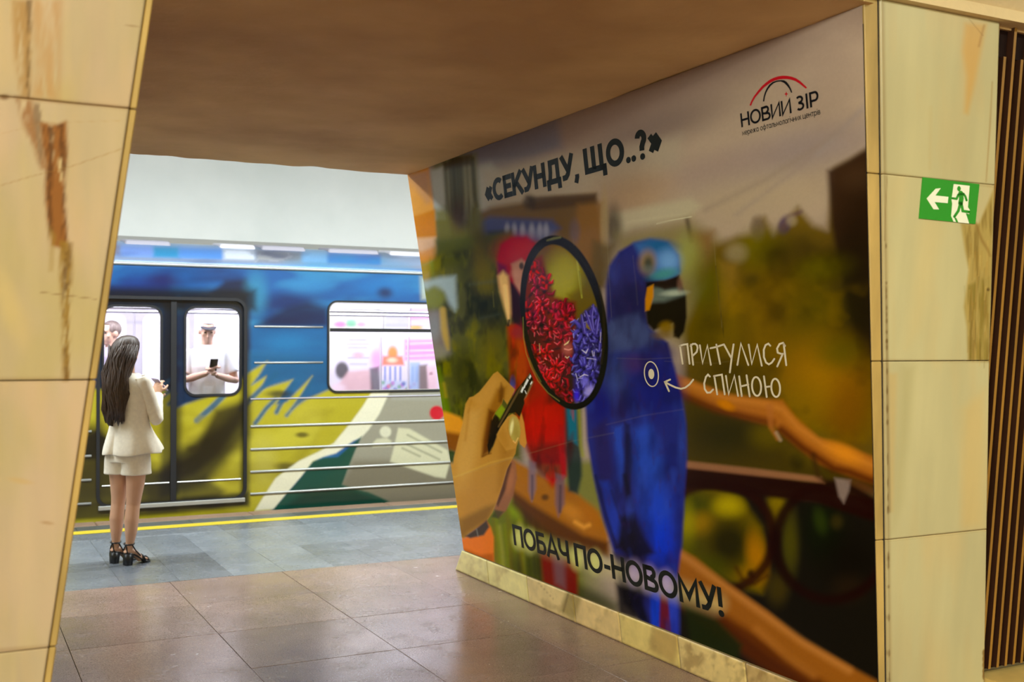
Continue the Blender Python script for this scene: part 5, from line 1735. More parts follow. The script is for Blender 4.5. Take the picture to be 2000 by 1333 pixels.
def livery(P):
    A = Art(drawing_xy(P), (24, 86, 150))
    r2 = np.random.RandomState(3)
    # roof and cant
    A.poly([(-600, 440), (1400, 470), (1400, 530), (-600, 520)], (120, 160, 210), 6)
    A.poly([(-600, 512), (220, 514), (500, 526), (860, 534), (1400, 550), (1400, 620), (-600, 600)], (26, 92, 160), 8)
    for x0, x1, c in ((-300, 60, (120, 130, 150)), (100, 236, (130, 128, 150)), (236, 300, (120, 150, 220)), (300, 350, (40, 140, 190)), (350, 436, (84, 140, 216)), (436, 500, (200, 204, 214)), (500, 590, (150, 146, 140)), (590, 640, (140, 180, 224)), (640, 745, (64, 100, 190)), (745, 830, (150, 164, 190)), (830, 1100, (120, 140, 180))):
        A.poly([(x0, 478 + (x0 - 235) * 0.035), (x1, 478 + (x1 - 235) * 0.035), (x1, 500 + (x1 - 235) * 0.04), (x0, 500 + (x0 - 235) * 0.04)], c, 6, 0.9)
    A.line([(150, 503), (500, 512), (860, 524)], 5, (150, 140, 136), 4, 0.6)
    # blues of the upper side
    A.blotch(60, (60, 150, 196), 0.55, 0.8, 41, 0.6, stretch=(0.5, 1.6))
    A.blotch(50, (14, 40, 100), 0.55, 0.78, 42, 0.6, stretch=(0.45, 1.5))
    A.poly([(250, 540), (330, 535), (330, 575), (200, 580)], (18, 50, 130), 12, 0.7)
    A.ell(320, 548, 30, 14, (34, 30, 90), 0.8, 0.7)
    A.poly([(410, 576), (440, 548), (480, 545), (492, 560), (478, 580)], (20, 22, 54), 8, 0.85)
    A.ell(560, 590, 60, 20, (14, 32, 92), 0.8, 0.8, -10)
    A.poly([(500, 636), (560, 600), (600, 590), (640, 600), (640, 640), (520, 640)], (12, 24, 70), 10, 0.85)
    A.ell(500, 575, 20, 40, (60, 150, 180), 0.8, 0.6)
    A.ell(600, 560, 40, 16, (46, 130, 190), 0.8, 0.6)
    A.ell(760, 560, 60, 18, (30, 120, 190), 0.8, 0.7)
    A.ell(752, 572, 14, 10, (20, 30, 80), 0.8, 0.8)
    A.poly([(820, 540), (860, 545), (860, 590), (822, 586)], (190, 190, 150), 6, 0.6)
    A.poly([(486, 640), (640, 640), (640, 730), (486, 740)], (22, 104, 160), 10, 0.7)
    A.poly([(490, 690), (650, 700), (650, 780), (560, 820), (480, 790)], (20, 92, 140), 10, 0.8)
    A.ell(560, 670, 40, 16, (30, 130, 190), 0.8, 0.5)
    A.poly([(150, 572), (345, 574), (345, 790), (150, 770)], (12, 46, 78), 8, 0.9)
    A.poly([(352, 574), (484, 574), (480, 790), (352, 790)], (12, 44, 74), 8, 0.9)
    A.poly([(150, 560), (500, 566), (500, 606), (150, 604)], (14, 20, 34), 10, 0.85)
    # yellow lower side with torn, feathered edge
    yel = (172, 160, 24)
    A.poly([(-700, 730), (180, 760), (260, 760), (300, 752), (344, 770), (340, 800), (362, 790), (420, 772), (470, 742), (486, 728), (522, 706), (508, 730), (492, 752), (520, 735), (512, 760), (545, 750), (572, 742), (548, 776), (540, 790), (560, 785), (610, 735), (590, 770), (570, 800), (600, 780), (650, 758), (740, 766), (700, 820), (660, 870), (610, 905), (560, 960), (520, 1010), (-700, 1060)], yel, 5, 0.97)
    for p, w in ((((385, 822), (420, 790), (438, 772)), 11), (((470, 800), (510, 760), (540, 730)), 9), (((540, 806), (556, 775), (576, 748)), 8), (((300, 760), (330, 745), (342, 735)), 8), (((330, 790), (345, 776)), 7), (((498, 828), (520, 798), (538, 780)), 8), (((560, 812), (590, 776), (612, 742)), 7), (((310, 780), (342, 758)), 6)):
        A.line(p, w, (24, 96, 140), 4, 0.85)
    A.blotch(46, (140, 128, 14), 0.5, 0.75, 43, 0.6, stretch=(0.6, 1.2), clip=A.mask_poly([(-700, 800), (650, 800), (560, 960), (500, 1010), (-700, 1060)], 10))
    A.blotch(60, (196, 186, 60), 0.58, 0.82, 44, 0.55, stretch=(0.6, 1.2), clip=A.mask_poly([(-700, 790), (650, 790), (560, 960), (500, 1010), (-700, 1060)], 10))
    A.ell(410, 850, 40, 20, (186, 172, 44), 0.8, 0.6, -20)
    A.ell(600, 815, 30, 26, (190, 178, 60), 0.8, 0.5)
    A.ell(516, 900, 22, 40, (190, 180, 90), 0.8, 0.4)
    dk = (44, 36, 12)
    A.poly([(420, 800), (486, 780), (470, 830), (430, 890), (380, 930), (330, 945), (300, 930), (380, 880)], dk, 12, 0.9)
    A.poly([(345, 880), (430, 830), (486, 780), (488, 850), (440, 905), (400, 952), (350, 968), (310, 968), (300, 945)], (34, 27, 9), 16, 0.85)
    A.poly([(140, 830), (200, 830), (240, 880), (330, 930), (320, 968), (140, 990)], (40, 33, 10), 18, 0.8)
    A.ell(380, 878, 14, 7, (50, 40, 10), 0.6, 0.7)
    A.poly([(150, 860), (190, 840), (236, 880), (226, 900), (160, 900)], (24, 22, 14), 7, 0.9)
    A.poly([(285, 950), (345, 930), (345, 1000), (290, 1000)], (34, 28, 10), 9, 0.75)
    A.poly([(352, 945), (400, 930), (440, 960), (420, 985), (352, 985)], (40, 34, 12), 9, 0.7)
    A.ell(590, 850, 12, 5, (70, 60, 16), 0.6, 0.8)
    A.ell(560, 912, 20, 8, (70, 60, 20), 0.7, 0.7)
    A.ell(545, 770, 22, 7, (44, 44, 30), 0.7, 0.8)
    A.ell(405, 985, 30, 8, (40, 34, 10), 0.7, 0.8)
    A.poly([(100, 985), (300, 975), (486, 962), (486, 990), (300, 1008), (100, 1020)], (30, 25, 12), 6, 0.85)
    A.poly([(150, 905), (240, 880), (300, 930), (330, 950), (330, 985), (150, 1000)], (60, 52, 14), 14, 0.75)
    A.poly([(318, 590), (360, 590), (352, 968), (312, 972)], (26, 22, 18), 9, 0.7)
    A.poly([(470, 600), (490, 600), (488, 985), (470, 985)], (40, 36, 20), 6, 0.6)
    # grey field, white band, green wedge
    A.poly([(755, 762), (1000, 762), (1400, 770), (1400, 1060), (560, 1010), (690, 880)], (150, 146, 128), 4, 0.98)
    A.poly([(690, 900), (900, 900), (1400, 920), (1400, 1060), (700, 1000), (664, 946)], (112, 104, 84), 12, 0.8)
    A.poly([(765, 764), (1400, 770), (1400, 785), (765, 782)], (160, 160, 150), 4, 0.6)
    A.poly([(727, 764), (762, 764), (741, 809), (720, 840), (706, 855), (690, 862), (656, 886), (631, 893), (610, 902), (589, 931), (560, 965), (536, 995), (498, 998), (512, 975), (538, 935), (560, 918), (584, 901), (620, 884), (652, 866), (685, 826), (708, 795)], (222, 218, 192), 3, 0.98)
    A.poly([(706, 853), (694, 880), (680, 915), (668, 947), (690, 955), (720, 962), (760, 980), (740, 990), (530, 1000), (560, 965), (590, 931), (612, 902), (632, 895), (660, 893)], (10, 84, 66), 3, 0.98)
    A.poly([(560, 990), (600, 955), (690, 958), (750, 980)], (4, 50, 40), 8, 0.6)
    A.ell(853, 807, 14, 14, (190, 20, 42), 0.2)
    A.ell(878, 808, 20, 8, (196, 40, 60), 0.5, 0.6)
    A.ell(753, 844, 11, 11, (214, 212, 186), 0.25, 0.9)
    A.poly([(728, 866), (736, 858), (756, 856), (764, 862), (764, 872), (728, 874)], (204, 202, 172), 3, 0.85)
    A.poly([(778, 836), (800, 838), (874, 880), (880, 900), (870, 935), (850, 932), (762, 902), (768, 880)], (206, 204, 172), 3, 0.9)
    for p in (((796, 850), (862, 884)), ((790, 866), (858, 898)), ((786, 876), (820, 892))):
        A.line(p, 4, (120, 120, 100), 2, 0.6)
    A.grain(30, 0.05, 45, (0.4, 1.5))
    A.c[A.c[:, 2] > A.c[:, 0] * 1.3] *= 0.8
    ink = A.c * (A.c.max(1) / (A.c.max(1) + 0.02))[:, None]
    return np.clip(ink * 1.02, 0, 0.9)


def rrect(x0, x1, z0, z1, r, n=7):
    pts = []
    for cx, cz, a0 in ((x1 - r, z1 - r, 0), (x0 + r, z1 - r, 90), (x0 + r, z0 + r, 180), (x1 - r, z0 + r, 270)):
        for k in range(n + 1):
            a = math.radians(a0 + 90 * k / n)
            pts.append((cx + r * math.cos(a), cz + r * math.sin(a)))
    return pts


def in_rr(X, Z, x0, x1, z0, z1, r):
    dx = np.maximum(np.maximum(x0 + r - X, X - (x1 - r)), 0)
    dz = np.maximum(np.maximum(z0 + r - Z, Z - (z1 - r)), 0)
    return (X > x0) & (X < x1) & (Z > z0) & (Z < z1) & (dx * dx + dz * dz < r * r)


def painted_sheet(name, xs, zs, y, holes, parent_fn, curve=None):
    X, Z = np.meshgrid(xs, zs)
    P = np.stack([X, np.full_like(X, y), Z], -1)
    if curve is not None:
        P = curve(P)
    r, c = X.shape
    i = np.arange(r * c).reshape(r, c)
    q = np.stack([i[:-1, :-1], i[:-1, 1:], i[1:, 1:], i[1:, :-1]], -1).reshape(-1, 4)
    xm = (X[:-1, :-1] + X[1:, 1:]).ravel() / 2
    zm = (Z[:-1, :-1] + Z[1:, 1:]).ravel() / 2
    keep = np.ones(len(q), bool)
    for h in holes:
        keep &= ~in_rr(xm, zm, *h)
    q = q[keep]
    me = bpy.data.meshes.new(name)
    me.vertices.add(r * c)
    me.vertices.foreach_set('co', P.reshape(-1).astype(np.float32))
    me.loops.add(len(q) * 4)
    me.loops.foreach_set('vertex_index', q.ravel().astype(np.int32))
    me.polygons.add(len(q))
    me.polygons.foreach_set('loop_start', np.arange(0, len(q) * 4, 4, dtype=np.int32))
    me.update(calc_edges=True)
    set_colors(me, livery(P.reshape(-1, 3)))
    me.polygons.foreach_set('use_smooth', [True] * len(me.polygons))
    return parent_fn(link(name, me, MAT['livery']))


def frame_ring(name, x0, x1, z0, z1, r, w, y, dep, mat, parent_fn, n=7):
    """moulded surround: a band of width w round a rounded rectangle"""
    a = rrect(x0, x1, z0, z1, r, n)
    b = rrect(x0 - w, x1 + w, z0 - w, z1 + w, r + w, n)
    bm = bmesh.new()
    m = len(a)
    va = [bm.verts.new((p[0], y, p[1])) for p in a]
    vb = [bm.verts.new((p[0], y, p[1])) for p in b]
    vc = [bm.verts.new((p[0], y + dep, p[1])) for p in a]
    vd = [bm.verts.new((p[0], y + dep, p[1])) for p in b]
    for k in range(m):
        j = (k + 1) % m
        bm.faces.new((va[k], va[j], vb[j], vb[k]))
        bm.faces.new((va[k], vc[k], vc[j], va[j]))
        bm.faces.new((vb[k], vb[j], vd[j], vd[k]))
        bm.faces.new((vc[k], vd[k], vd[j], vc[j]))
    return parent_fn(bm_obj(name, bm, mat))


def pane(name, x0, x1, z0, z1, r, y, parent_fn):
    a = rrect(x0, x1, z0, z1, r)
    bm = bmesh.new()
    f = bm.faces.new([bm.verts.new((p[0], y, p[1])) for p in a])
    r_ = bmesh.ops.extrude_face_region(bm, geom=[f])
    for v in r_['geom']:
        if isinstance(v, bmesh.types.BMVert): v.co.y += 0.006
    return parent_fn(bm_obj(name, bm, MAT['glass']))


fine = np.arange(0.94, 5.06, 0.0115)
xs = np.concatenate([np.arange(TX0, 0.94, 0.05), fine, np.arange(5.06, TX1 + 0.01, 0.05)])
zs = np.concatenate([[-0.10, -0.05], np.arange(-0.02, 2.372, 0.0115), [2.372]])
holes = [(a, b, 0.12, 2.065, 0.10) for a, b in DOORS] + [(a, b, 1.146, 2.062, 0.09) for a, b in WINS]
side = painted_sheet('body_side', xs, zs, YT, holes, tp)


def cant(P):
    t = P[..., 2].copy()               # 0..1 up the roof curve
    a = np.clip(t / 0.7, 0, 1) * PI / 2
    y = YT + 0.55 * (1 - np.cos(a)) + np.clip((t - 0.7) / 0.3, 0, 1) * 0.85
    z = 2.372 + 0.265 * np.sin(a) + np.clip((t - 0.7) / 0.3, 0, 1) * 0.05
    P[..., 1], P[..., 2] = y, z
    return P


roof = painted_sheet('roof', np.concatenate([np.arange(TX0, 0.94, 0.1), np.arange(0.94, 5.06, 0.02), np.arange(5.06, TX1 + 0.05, 0.1)]), np.linspace(0, 1, 40), YT, [], tp, cant)
tp(hexa('roof_back', [(TX0, YT + 1.4, 2.60), (TX1, YT + 1.4, 2.60), (TX1, YT + 2.7, 2.40), (TX0, YT + 2.7, 2.40), (TX0, YT + 1.4, 2.687), (TX1, YT + 1.4, 2.687), (TX1, YT + 2.7, 2.42), (TX0, YT + 2.7, 2.42)], MAT['cabin_grey']))
# rain gutter along the cant rail
bm = bmesh.new()
add_tube(bm, [(TX0, YT - 0.004, 2.385), (TX1, YT - 0.004, 2.385)], 0.016, 8)
g = tp(bm_obj('gutter', bm, MAT['alloy'], smooth=True))
g['label'] = 'pale metal gutter along the roof edge'
# roof ventilator scoops
for x0, x1, m in ((1.5, 1.95, 'cabin_grey'), (2.40, 2.78, 'cabin_white'), (2.82, 3.30, 'cabin_grey'), (3.52, 4.1, 'cabin_grey'), (4.2, 4.7, 'cabin_white'), (-0.6, 0.2, 'cabin_grey'), (5.4, 6.0, 'cabin_grey')):
    y0, y1 = YT + 0.20, YT + 0.62
    v = hexa('roof_vent', [(x0, y0, 2.53), (x1, y0, 2.53), (x1, y1, 2.6), (x0, y1, 2.6), (x0 + 0.02, y0 + 0.05, 2.63), (x1 - 0.02, y0 + 0.05, 2.63), (x1 - 0.02, y1, 2.67), (x0 + 0.02, y1, 2.67)], MAT[m], None, 0.012)
    tp(v)
# pressed ribs along the side
SPANS = [(-1.93, 1.19), (2.665, 5.79), (7.27, TX1)]
for z in (0.815, 0.588, 0.366, 0.148):
    for a, b in SPANS:
        bm = bmesh.new()
        add_tube(bm, [(a, YT, z), (b, YT, z)], 0.0125, 8)
        tp(bm_obj('body_rib', bm, MAT['alloy'], smooth=True))
for z in (1.803, 1.444):
    for a, b in ((2.70, 3.40), (0.46, 1.17), (5.06, 5.78)):
        bm = bmesh.new()
        add_tube(bm, [(a, YT, z), (b, YT, z)], 0.010, 8)
        tp(bm_obj('body_rib', bm, MAT['alloy'], smooth=True))
bm = bmesh.new()
add_tube(bm, [(2.665, YT, 1.085), (5.79, YT, 1.085)], 0.008, 8)
tp(bm_obj('belt_rail', bm, MAT['livery'] if False else MAT['cabin_grey'], smooth=True))

# doors: two sliding leaves each
for di, (a, b) in enumerate(DOORS):
    mid = (a + b) / 2
    frame_ring('door_frame', a + 0.012, b - 0.012, 0.125, 2.05, 0.09, 0.03, YT - 0.008, 0.05, MAT['rubber'], tp)
    tp(box('door_sill', a, b, YT - 0.02, YT + 0.10, 0.075, 0.118, MAT['alloy'], None, 0.006))
    for li, (x0, x1) in enumerate(((a + 0.005, mid - 0.008), (mid + 0.008, b - 0.005))):
        wx0, wx1 = (x0 + 0.042, x1 - 0.110) if li == 0 else (x0 + 0.106, x1 - 0.040)
        h = (wx0, wx1, 1.138, 1.979, 0.095)
        step = 0.0115 if di == 1 else 0.05
        leaf = painted_sheet('door_leaf', np.concatenate([np.arange(x0, x1, step), [x1]]), np.concatenate([np.arange(0.125, 2.06, step), [2.06]]), YT + 0.028, [h], tp)
        pf = lambda o, leaf=leaf: setattr(o, 'parent', leaf) or o
        frame_ring('window_gasket', wx0 + 0.004, wx1 - 0.004, 1.142, 1.975, 0.092, 0.022, YT + 0.018, 0.03, MAT['rubber'], pf)
        pane('window_pane', wx0, wx1, 1.138, 1.979, 0.095, YT + 0.04, pf)
        bm = bmesh.new()
        add_tube(bm, [(x0 + 0.03, YT + 0.026, 0.30), (x1 - 0.03, YT + 0.026, 0.30)], 0.008, 6)
        pf(bm_obj('kick_rail', bm, MAT['alloy']))
    tp(box('door_seal', mid - 0.026, mid + 0.026, YT + 0.014, YT + 0.05, 0.13, 2.05, MAT['rubber']))
# side windows with a drop light above the transom
for a, b in WINS:
    fr = frame_ring('window_frame', a + 0.006, b - 0.006, 1.152, 2.056, 0.085, 0.022, YT - 0.010, 0.04, MAT['rubber'], tp)
    pf = lambda o, fr=fr: setattr(o, 'parent', fr) or o
    pf(box('transom', a, b, YT - 0.006, YT + 0.03, 1.758, 1.794, MAT['rubber']))
    pane('window_pane', a, b, 1.146, 2.062, 0.09, YT + 0.018, pf)
    frame_ring('window_bead', a + 0.010, b - 0.010, 1.156, 2.052, 0.08, 0.007, YT - 0.013, 0.02, MAT['alloy'], pf)

# cabin
tp(box('cabin_floor', TX0, TX1, YT + 0.06, YT + 2.6, 0.0, 0.06, MAT['seat_cloth']))
tp(box('cabin_back_wall', TX0, TX1, YT + 2.55, YT + 2.65, 0.06, 2.36, MAT['cabin_white']))
tp(box('cabin_ceiling', TX0, TX1, YT + 0.10, YT + 2.6, 2.33, 2.36, MAT['cabin_white']))
for xa in (TX0, TX1 - 0.06):
    tp(box('end_wall', xa, xa + 0.06, YT + 0.01, YT + 2.65, -0.1, 2.37, MAT['cabin_grey']))
tp(box('underframe', TX0, TX1, YT + 0.02, YT + 2.6, -0.7, -0.02, MAT['bed']))
for y in (YT + 0.33, YT + 1.86):
    tp(box('light_strip', TX0 + 0.2, TX1 - 0.2, y - 0.07, y + 0.07, 2.29, 2.328, MAT['tube']))
for a, b in DOORS:
    mid = (a + b) / 2
    yb = YT + 2.53
    tp(box('far_door', a, mid - 0.006, yb, yb + 0.03, 0.1, 2.06, MAT['cabin_grey'], None, 0.01))
    tp(box('far_door', mid + 0.006, b, yb, yb + 0.03, 0.1, 2.06, MAT['cabin_grey'], None, 0.01))
    for x0, x1 in ((a + 0.06, mid - 0.09), (mid + 0.09, b - 0.06)):
        bm = bmesh.new()
        f = bm.faces.new([bm.verts.new((p[0], yb - 0.002, p[1])) for p in rrect(x0, x1, 1.14, 1.98, 0.09)])
        r_ = bmesh.ops.extrude_face_region(bm, geom=[f])
        for v in r_['geom']:
            if isinstance(v, bmesh.types.BMVert): v.co.y -= 0.006
        tp(bm_obj('far_window', bm, MAT['cabin_white']))
    for x in (a - 0.06, b + 0.06):
        bm = bmesh.new()
        add_tube(bm, [(x, YT + 0.42, 0.06), (x, YT + 0.42, 2.33)], 0.017, 10)
        tp(bm_obj('grab_pole', bm, MAT['steel'], smooth=True))
for y in (YT + 0.62, YT + 1.95):
    bm = bmesh.new()
    add_tube(bm, [(TX0 + 0.1, y, 1.99), (TX1 - 0.1, y, 1.99)], 0.015, 8)
    tp(bm_obj('handrail', bm, MAT['steel'], smooth=True))
for x0, x1 in ((-1.8, 1.05), (2.8, 5.65), (7.4, 10.2)):
    tp(box('bench_seat', x0, x1, YT + 2.05, YT + 2.5, 0.40, 0.50, MAT['seat_cloth'], None, 0.03))
    tp(box('bench_back', x0, x1, YT + 2.44, YT + 2.53, 0.52, 0.95, MAT['seat_cloth'], None, 0.03))


# advertising panels on the far side of the cabin
def advert_art(P):
    A = Art(drawing_xy(P), (226, 218, 232))
    A.poly([(600, 604), (760, 604), (760, 645), (600, 645)], (222, 224, 214), 3)
    for k in range(9):
        A.line([(655 + 12 * k, 606), (655 + 12 * k, 642)], 1, (170, 176, 170), 0.8, 0.5)
    A.ell(665, 634, 12, 6, (232, 150, 200), 0.6)
    A.ell(686, 632, 10, 7, (140, 206, 170), 0.6)
    A.ell(706, 634, 8, 5, (240, 180, 200), 0.6)
    A.poly([(752, 612), (800, 612), (800, 642), (752, 642)], (196, 196, 206), 4, 0.9)
    A.poly([(800, 606), (1000, 606), (1000, 634), (800, 634)], (238, 200, 232), 4, 0.9)
    A.ell(812, 640, 14, 4, (232, 180, 110), 0.6)
    A.line([(800, 622), (840, 620)], 6, (232, 150, 210), 3, 0.7)
    # white notice with grey lines
    for y, x0, x1 in ((664, 682, 715), (672, 678, 720), (680, 680, 716), (700, 680, 720), (712, 684, 716)):
        A.line([(x0, y), (x1, y)], 3, (150, 156, 180), 1.6, 0.75)
    A.ell(700, 694, 12, 6, (214, 180, 190), 0.6)
    A.ell(736, 702, 12, 20, (238, 150, 210), 0.7, 0.8)
    A.ell(668, 724, 13, 17, (50, 44, 52), 0.3, 0.9)
    A.poly([(680, 726), (722, 722), (730, 764), (650, 766)], (222, 180, 184), 5, 0.9)
    A.ell(660, 758, 14, 8, (240, 214, 226), 0.6)
    A.poly([(722, 720), (740, 716), (744, 765), (724, 765)], (64, 56, 70), 4, 0.8)
    A.ell(767, 690, 10, 14, (230, 140, 60), 0.5, 0.95)
    A.poly([(748, 696), (786, 696), (790, 714), (746, 714)], (240, 120, 90), 4, 0.95)
    A.ell(766, 704, 10, 5, (250, 220, 190), 0.6, 0.8)
    for x in (752, 762, 772, 782, 806, 814):
        A.line([(x, 718), (x, 745)], 4, (90, 120, 200), 2, 0.75)
    A.poly([(746, 744), (800, 744), (800, 766), (746, 766)], (190, 200, 226), 3, 0.8)
    for k in range(14):
        x = 748 + (k * 37 % 66)
        A.ell(x, 748 + (k * 5 % 16), 4, 4, [(120, 170, 140), (190, 120, 200), (90, 110, 180), (220, 110, 150)][k % 4], 0.5, 0.8)
    A.poly([(790, 664), (1000, 660), (1000, 700), (790, 704)], (240, 130, 210), 5, 0.85)
    for y in (672, 686, 696):
        A.line([(794, y), (860, y - 2)], 3, (250, 222, 244), 2, 0.85)
    A.poly([(800, 708), (820, 708), (820, 766), (800, 766)], (150, 180, 220), 3, 0.8)
    A.poly([(818, 714), (834, 712), (840, 766), (818, 766)], (112, 92, 88), 4, 0.9)
    A.poly([(834, 716), (852, 714), (856, 764), (836, 766)], (236, 196, 204), 4, 0.9)
    A.ell(842, 730, 4, 2, (120, 60, 80), 0.5, 0.7)
    A.grain(9, 0.05, 60)
    return np.clip(A.c * 0.8, 0, 0.95)


for x0, x1, y0, y1 in ((636, 744, 604, 646), (750, 798, 606, 646), (803, 900, 604, 646), (640, 742, 656, 770), (746, 796, 656, 770), (800, 900, 656, 770)):
    a0, a1 = train_pt(x0, y1, YT + 2.52), train_pt(x1, y0, YT + 2.52)
    nx_, nz_ = 44, 40
    P = np.zeros((nz_, nx_, 3))
    P[..., 0] = np.linspace(a0.x, a1.x, nx_)[None, :]
    P[..., 1] = YT + 2.528
    P[..., 2] = np.linspace(a0.z, a1.z, nz_)[:, None]
    me = grid_mesh('advert_panel', P)
    set_colors(me, advert_art(P.reshape(-1, 3)))
    ad = tp(link('advert_panel', me, MAT['advert']))
    so_ = ad.modifiers.new('thick', 'SOLIDIFY'); so_.thickness = 0.012; so_.offset = -1

# ------------------------------------------------------------------ lamps that light the place, plus boxes for the two added fill lights
lo = empty('platform_lamp', (2.0, 8.9, 3.72))
tag(lo, 'row of long white tube lamps hanging under the vault above the platform', 'lamp')
for k in range(7):
    x = -6.0 + 2.0 * k
    box('lamp_housing', x - 0.9, x + 0.9, -0.16, 0.16, 0.03, 0.10, MAT['lamp_body'], lo)
    box('lamp_tube', x - 0.85, x + 0.85, -0.03, 0.03, -0.005, 0.03, MAT['lamp'], lo)
lo = empty('hall_lamp', (0.2, -0.9, 4.0))
tag(lo, 'row of warm lamp trays hanging under the hall vault behind the marble pylons', 'lamp')
for k in range(5):
    x = -4.0 + 2.0 * k
    box('lamp_housing', x - 0.8, x + 0.8, -0.3, 0.3, 0.03, 0.1, MAT['lamp_body'], lo)
    box('lamp_tube', x - 0.75, x + 0.75, -0.06, 0.06, -0.01, 0.03, MAT['lamp_warm'], lo)

for nm, loc, ln_, lab in (('hall_fill_box', (-3.4, -4.48, 3.16), 5.3, 'long box added behind the unseen hall fill light'), ('track_fill_box', (2.0, 13.30, 2.74), 9.0, 'long box added behind the fill light for the wall behind the train')):  # housings made up for the added fill lights
    lo = empty(nm, loc)
    tag(lo, lab, 'lamp')
    box('lamp_housing', -ln_, ln_, -0.14, -0.06, -0.1, 0.12, MAT['lamp_body'], lo)
    box('fill_shelf', -ln_, ln_, -0.06, 0.05, -0.1, -0.07, MAT['lamp_body'], lo)

# ------------------------------------------------------------------ people
def fuse(name, build, voxel, mat, parent=None, smooth=6, loc=None):
    """build(bm) adds overlapping volumes; they are fused into one continuous skin"""
    bm = bmesh.new()
    build(bm)
    bmesh.ops.recalc_face_normals(bm, faces=bm.faces[:])
    me = bpy.data.meshes.new(name)
    bm.to_mesh(me); bm.free()
    o = bpy.data.objects.new(name, me)
    COL.objects.link(o)
    m = o.modifiers.new('r', 'REMESH'); m.mode = 'VOXEL'; m.voxel_size = voxel
    s = o.modifiers.new('s', 'SMOOTH'); s.iterations = smooth; s.factor = 0.5
    dg = bpy.context.evaluated_depsgraph_get()
    me2 = bpy.data.meshes.new_from_object(o.evaluated_get(dg))
    bpy.data.objects.remove(o); bpy.data.meshes.remove(me)
    me2.name = name
    me2.materials.clear(); me2.materials.append(mat)
    me2.polygons.foreach_set('use_smooth', [True] * len(me2.polygons))
    o = link(name, me2, None, parent)
    return o


def v3(*a): return Vector(a)


class Pose:
    """body directions: s = towards the person's right hand, f = the way the chest faces"""
    def __init__(self, theta):
        t = math.radians(theta)
        self.f = v3(math.sin(t), math.cos(t), 0)
        self.s = v3(math.cos(t), -math.sin(t), 0)

    def at(self, r, fwd, z, o=(0, 0)):
        p = self.s * r + self.f * fwd
        return v3(p.x + o[0], p.y + o[1], z)


def ring(pose, c, rs_, rf, n=56, fold=0.0, nf=7, ph=0.0, sharp=1.0):
    out = []
    for k in range(n):
        a = 2 * PI * k / n
        m = 1 + fold * math.sin(nf * a + ph) + fold * 0.6 * math.sin((nf * 2 - 3) * a + ph * 2.1)
        p = pose.s * (rs_ * math.cos(a) * m) + pose.f * (rf * math.sin(a) * m)
        out.append(v3(c[0] + p.x, c[1] + p.y, c[2]))
    return out


def hand(bm, wrist, dirv, palm_n, curl, size=1.0, thumb_side=1, spread=0.012):
    """palm and five fingers: dirv points from wrist to knuckles, palm_n out of the palm; fingers curl towards palm_n"""
    d = dirv.normalized()
    nn = (palm_n - d * palm_n.dot(d)).normalized()
    w = d.cross(nn).normalized() * thumb_side
    k0 = wrist + d * 0.08 * size
    for e in (-1, -0.33, 0.33, 1):
        add_tube(bm, [wrist + w * 0.018 * e * size, k0 + w * 0.030 * e * size], [0.016 * size, 0.013 * size], 8)
    for i, (e, L) in enumerate(((1, 0.068), (0.33, 0.078), (-0.33, 0.072), (-1, 0.056))):
        p = k0 + w * 0.030 * e * size
        pts, ang = [p - d * 0.02], 0.0
        for j, fr in enumerate((0.45, 0.32, 0.23)):
            ang += curl * (0.75 if j == 0 else 1.0)
            dd = d * math.cos(ang) + nn * math.sin(ang) + w * spread * e
            p = p + dd * L * fr * size
            pts.append(p.copy())
        add_tube(bm, pts, [0.0100 * size, 0.0098 * size, 0.0088 * size, 0.0076 * size], 8)
    b = wrist + d * 0.025 * size + w * 0.022 * size
    t1 = b + (d * 0.5 + w * 0.8 + nn * 0.35).normalized() * 0.040 * size
    t2 = t1 + (d * 0.8 + w * 0.25 + nn * 0.5).normalized() * 0.030 * size
    t3 = t2 + (d * 0.8 - w * 0.05 + nn * 0.6).normalized() * 0.024 * size
    add_tube(bm, [b - w * 0.01, t1, t2, t3], [0.014 * size, 0.0115 * size, 0.0105 * size, 0.0085 * size], 8)


def head(bm, c, face, up=v3(0, 0, 1), k=1.0):
    """skull, jaw, nose, brow, lips and ears as overlapping volumes"""
    fz = (face - up * face.dot(up)).normalized()
    f3 = face.normalized()
    r3 = f3.cross(up).normalized()
    u3 = r3.cross(f3).normalized()
    rot = Matrix((r3, f3, u3)).transposed()

    def q(x, y, z): return c + (r3 * x + f3 * y + u3 * z) * k
    add_ell(bm, q(0, -0.012, 0.022), (0.074 * k, 0.094 * k, 0.092 * k), 20, 14, rot)
    add_ell(bm, q(0, 0.022, -0.045), (0.058 * k, 0.066 * k, 0.074 * k), 18, 12, rot)
    add_ell(bm, q(0, 0.058, -0.098), (0.026 * k, 0.026 * k, 0.020 * k), 12, 8, rot)
    add_tube(bm, [q(0, 0.082, 0.012), q(0, 0.102, -0.030), q(0, 0.090, -0.040)], [0.008 * k, 0.0125 * k, 0.011 * k], 8)
    add_tube(bm, [q(-0.04, 0.074, 0.022), q(0, 0.084, 0.026), q(0.04, 0.074, 0.022)], 0.011 * k, 8)
    add_tube(bm, [q(-0.022, 0.079, -0.066), q(0, 0.088, -0.064), q(0.022, 0.079, -0.066)], [0.006 * k, 0.0085 * k, 0.006 * k], 8)
    add_tube(bm, [q(-0.018, 0.079, -0.075), q(0, 0.087, -0.076), q(0.018, 0.079, -0.075)], [0.006 * k, 0.0085 * k, 0.006 * k], 8)
    for sgn in (-1, 1):
        add_ell(bm, q(0.036 * sgn, 0.054, -0.028), (0.026 * k, 0.022 * k, 0.026 * k), 10, 8, rot)
        add_ell(bm, q(0.074 * sgn, -0.008, -0.012), (0.012 * k, 0.022 * k, 0.032 * k), 10, 8, rot)
    return q


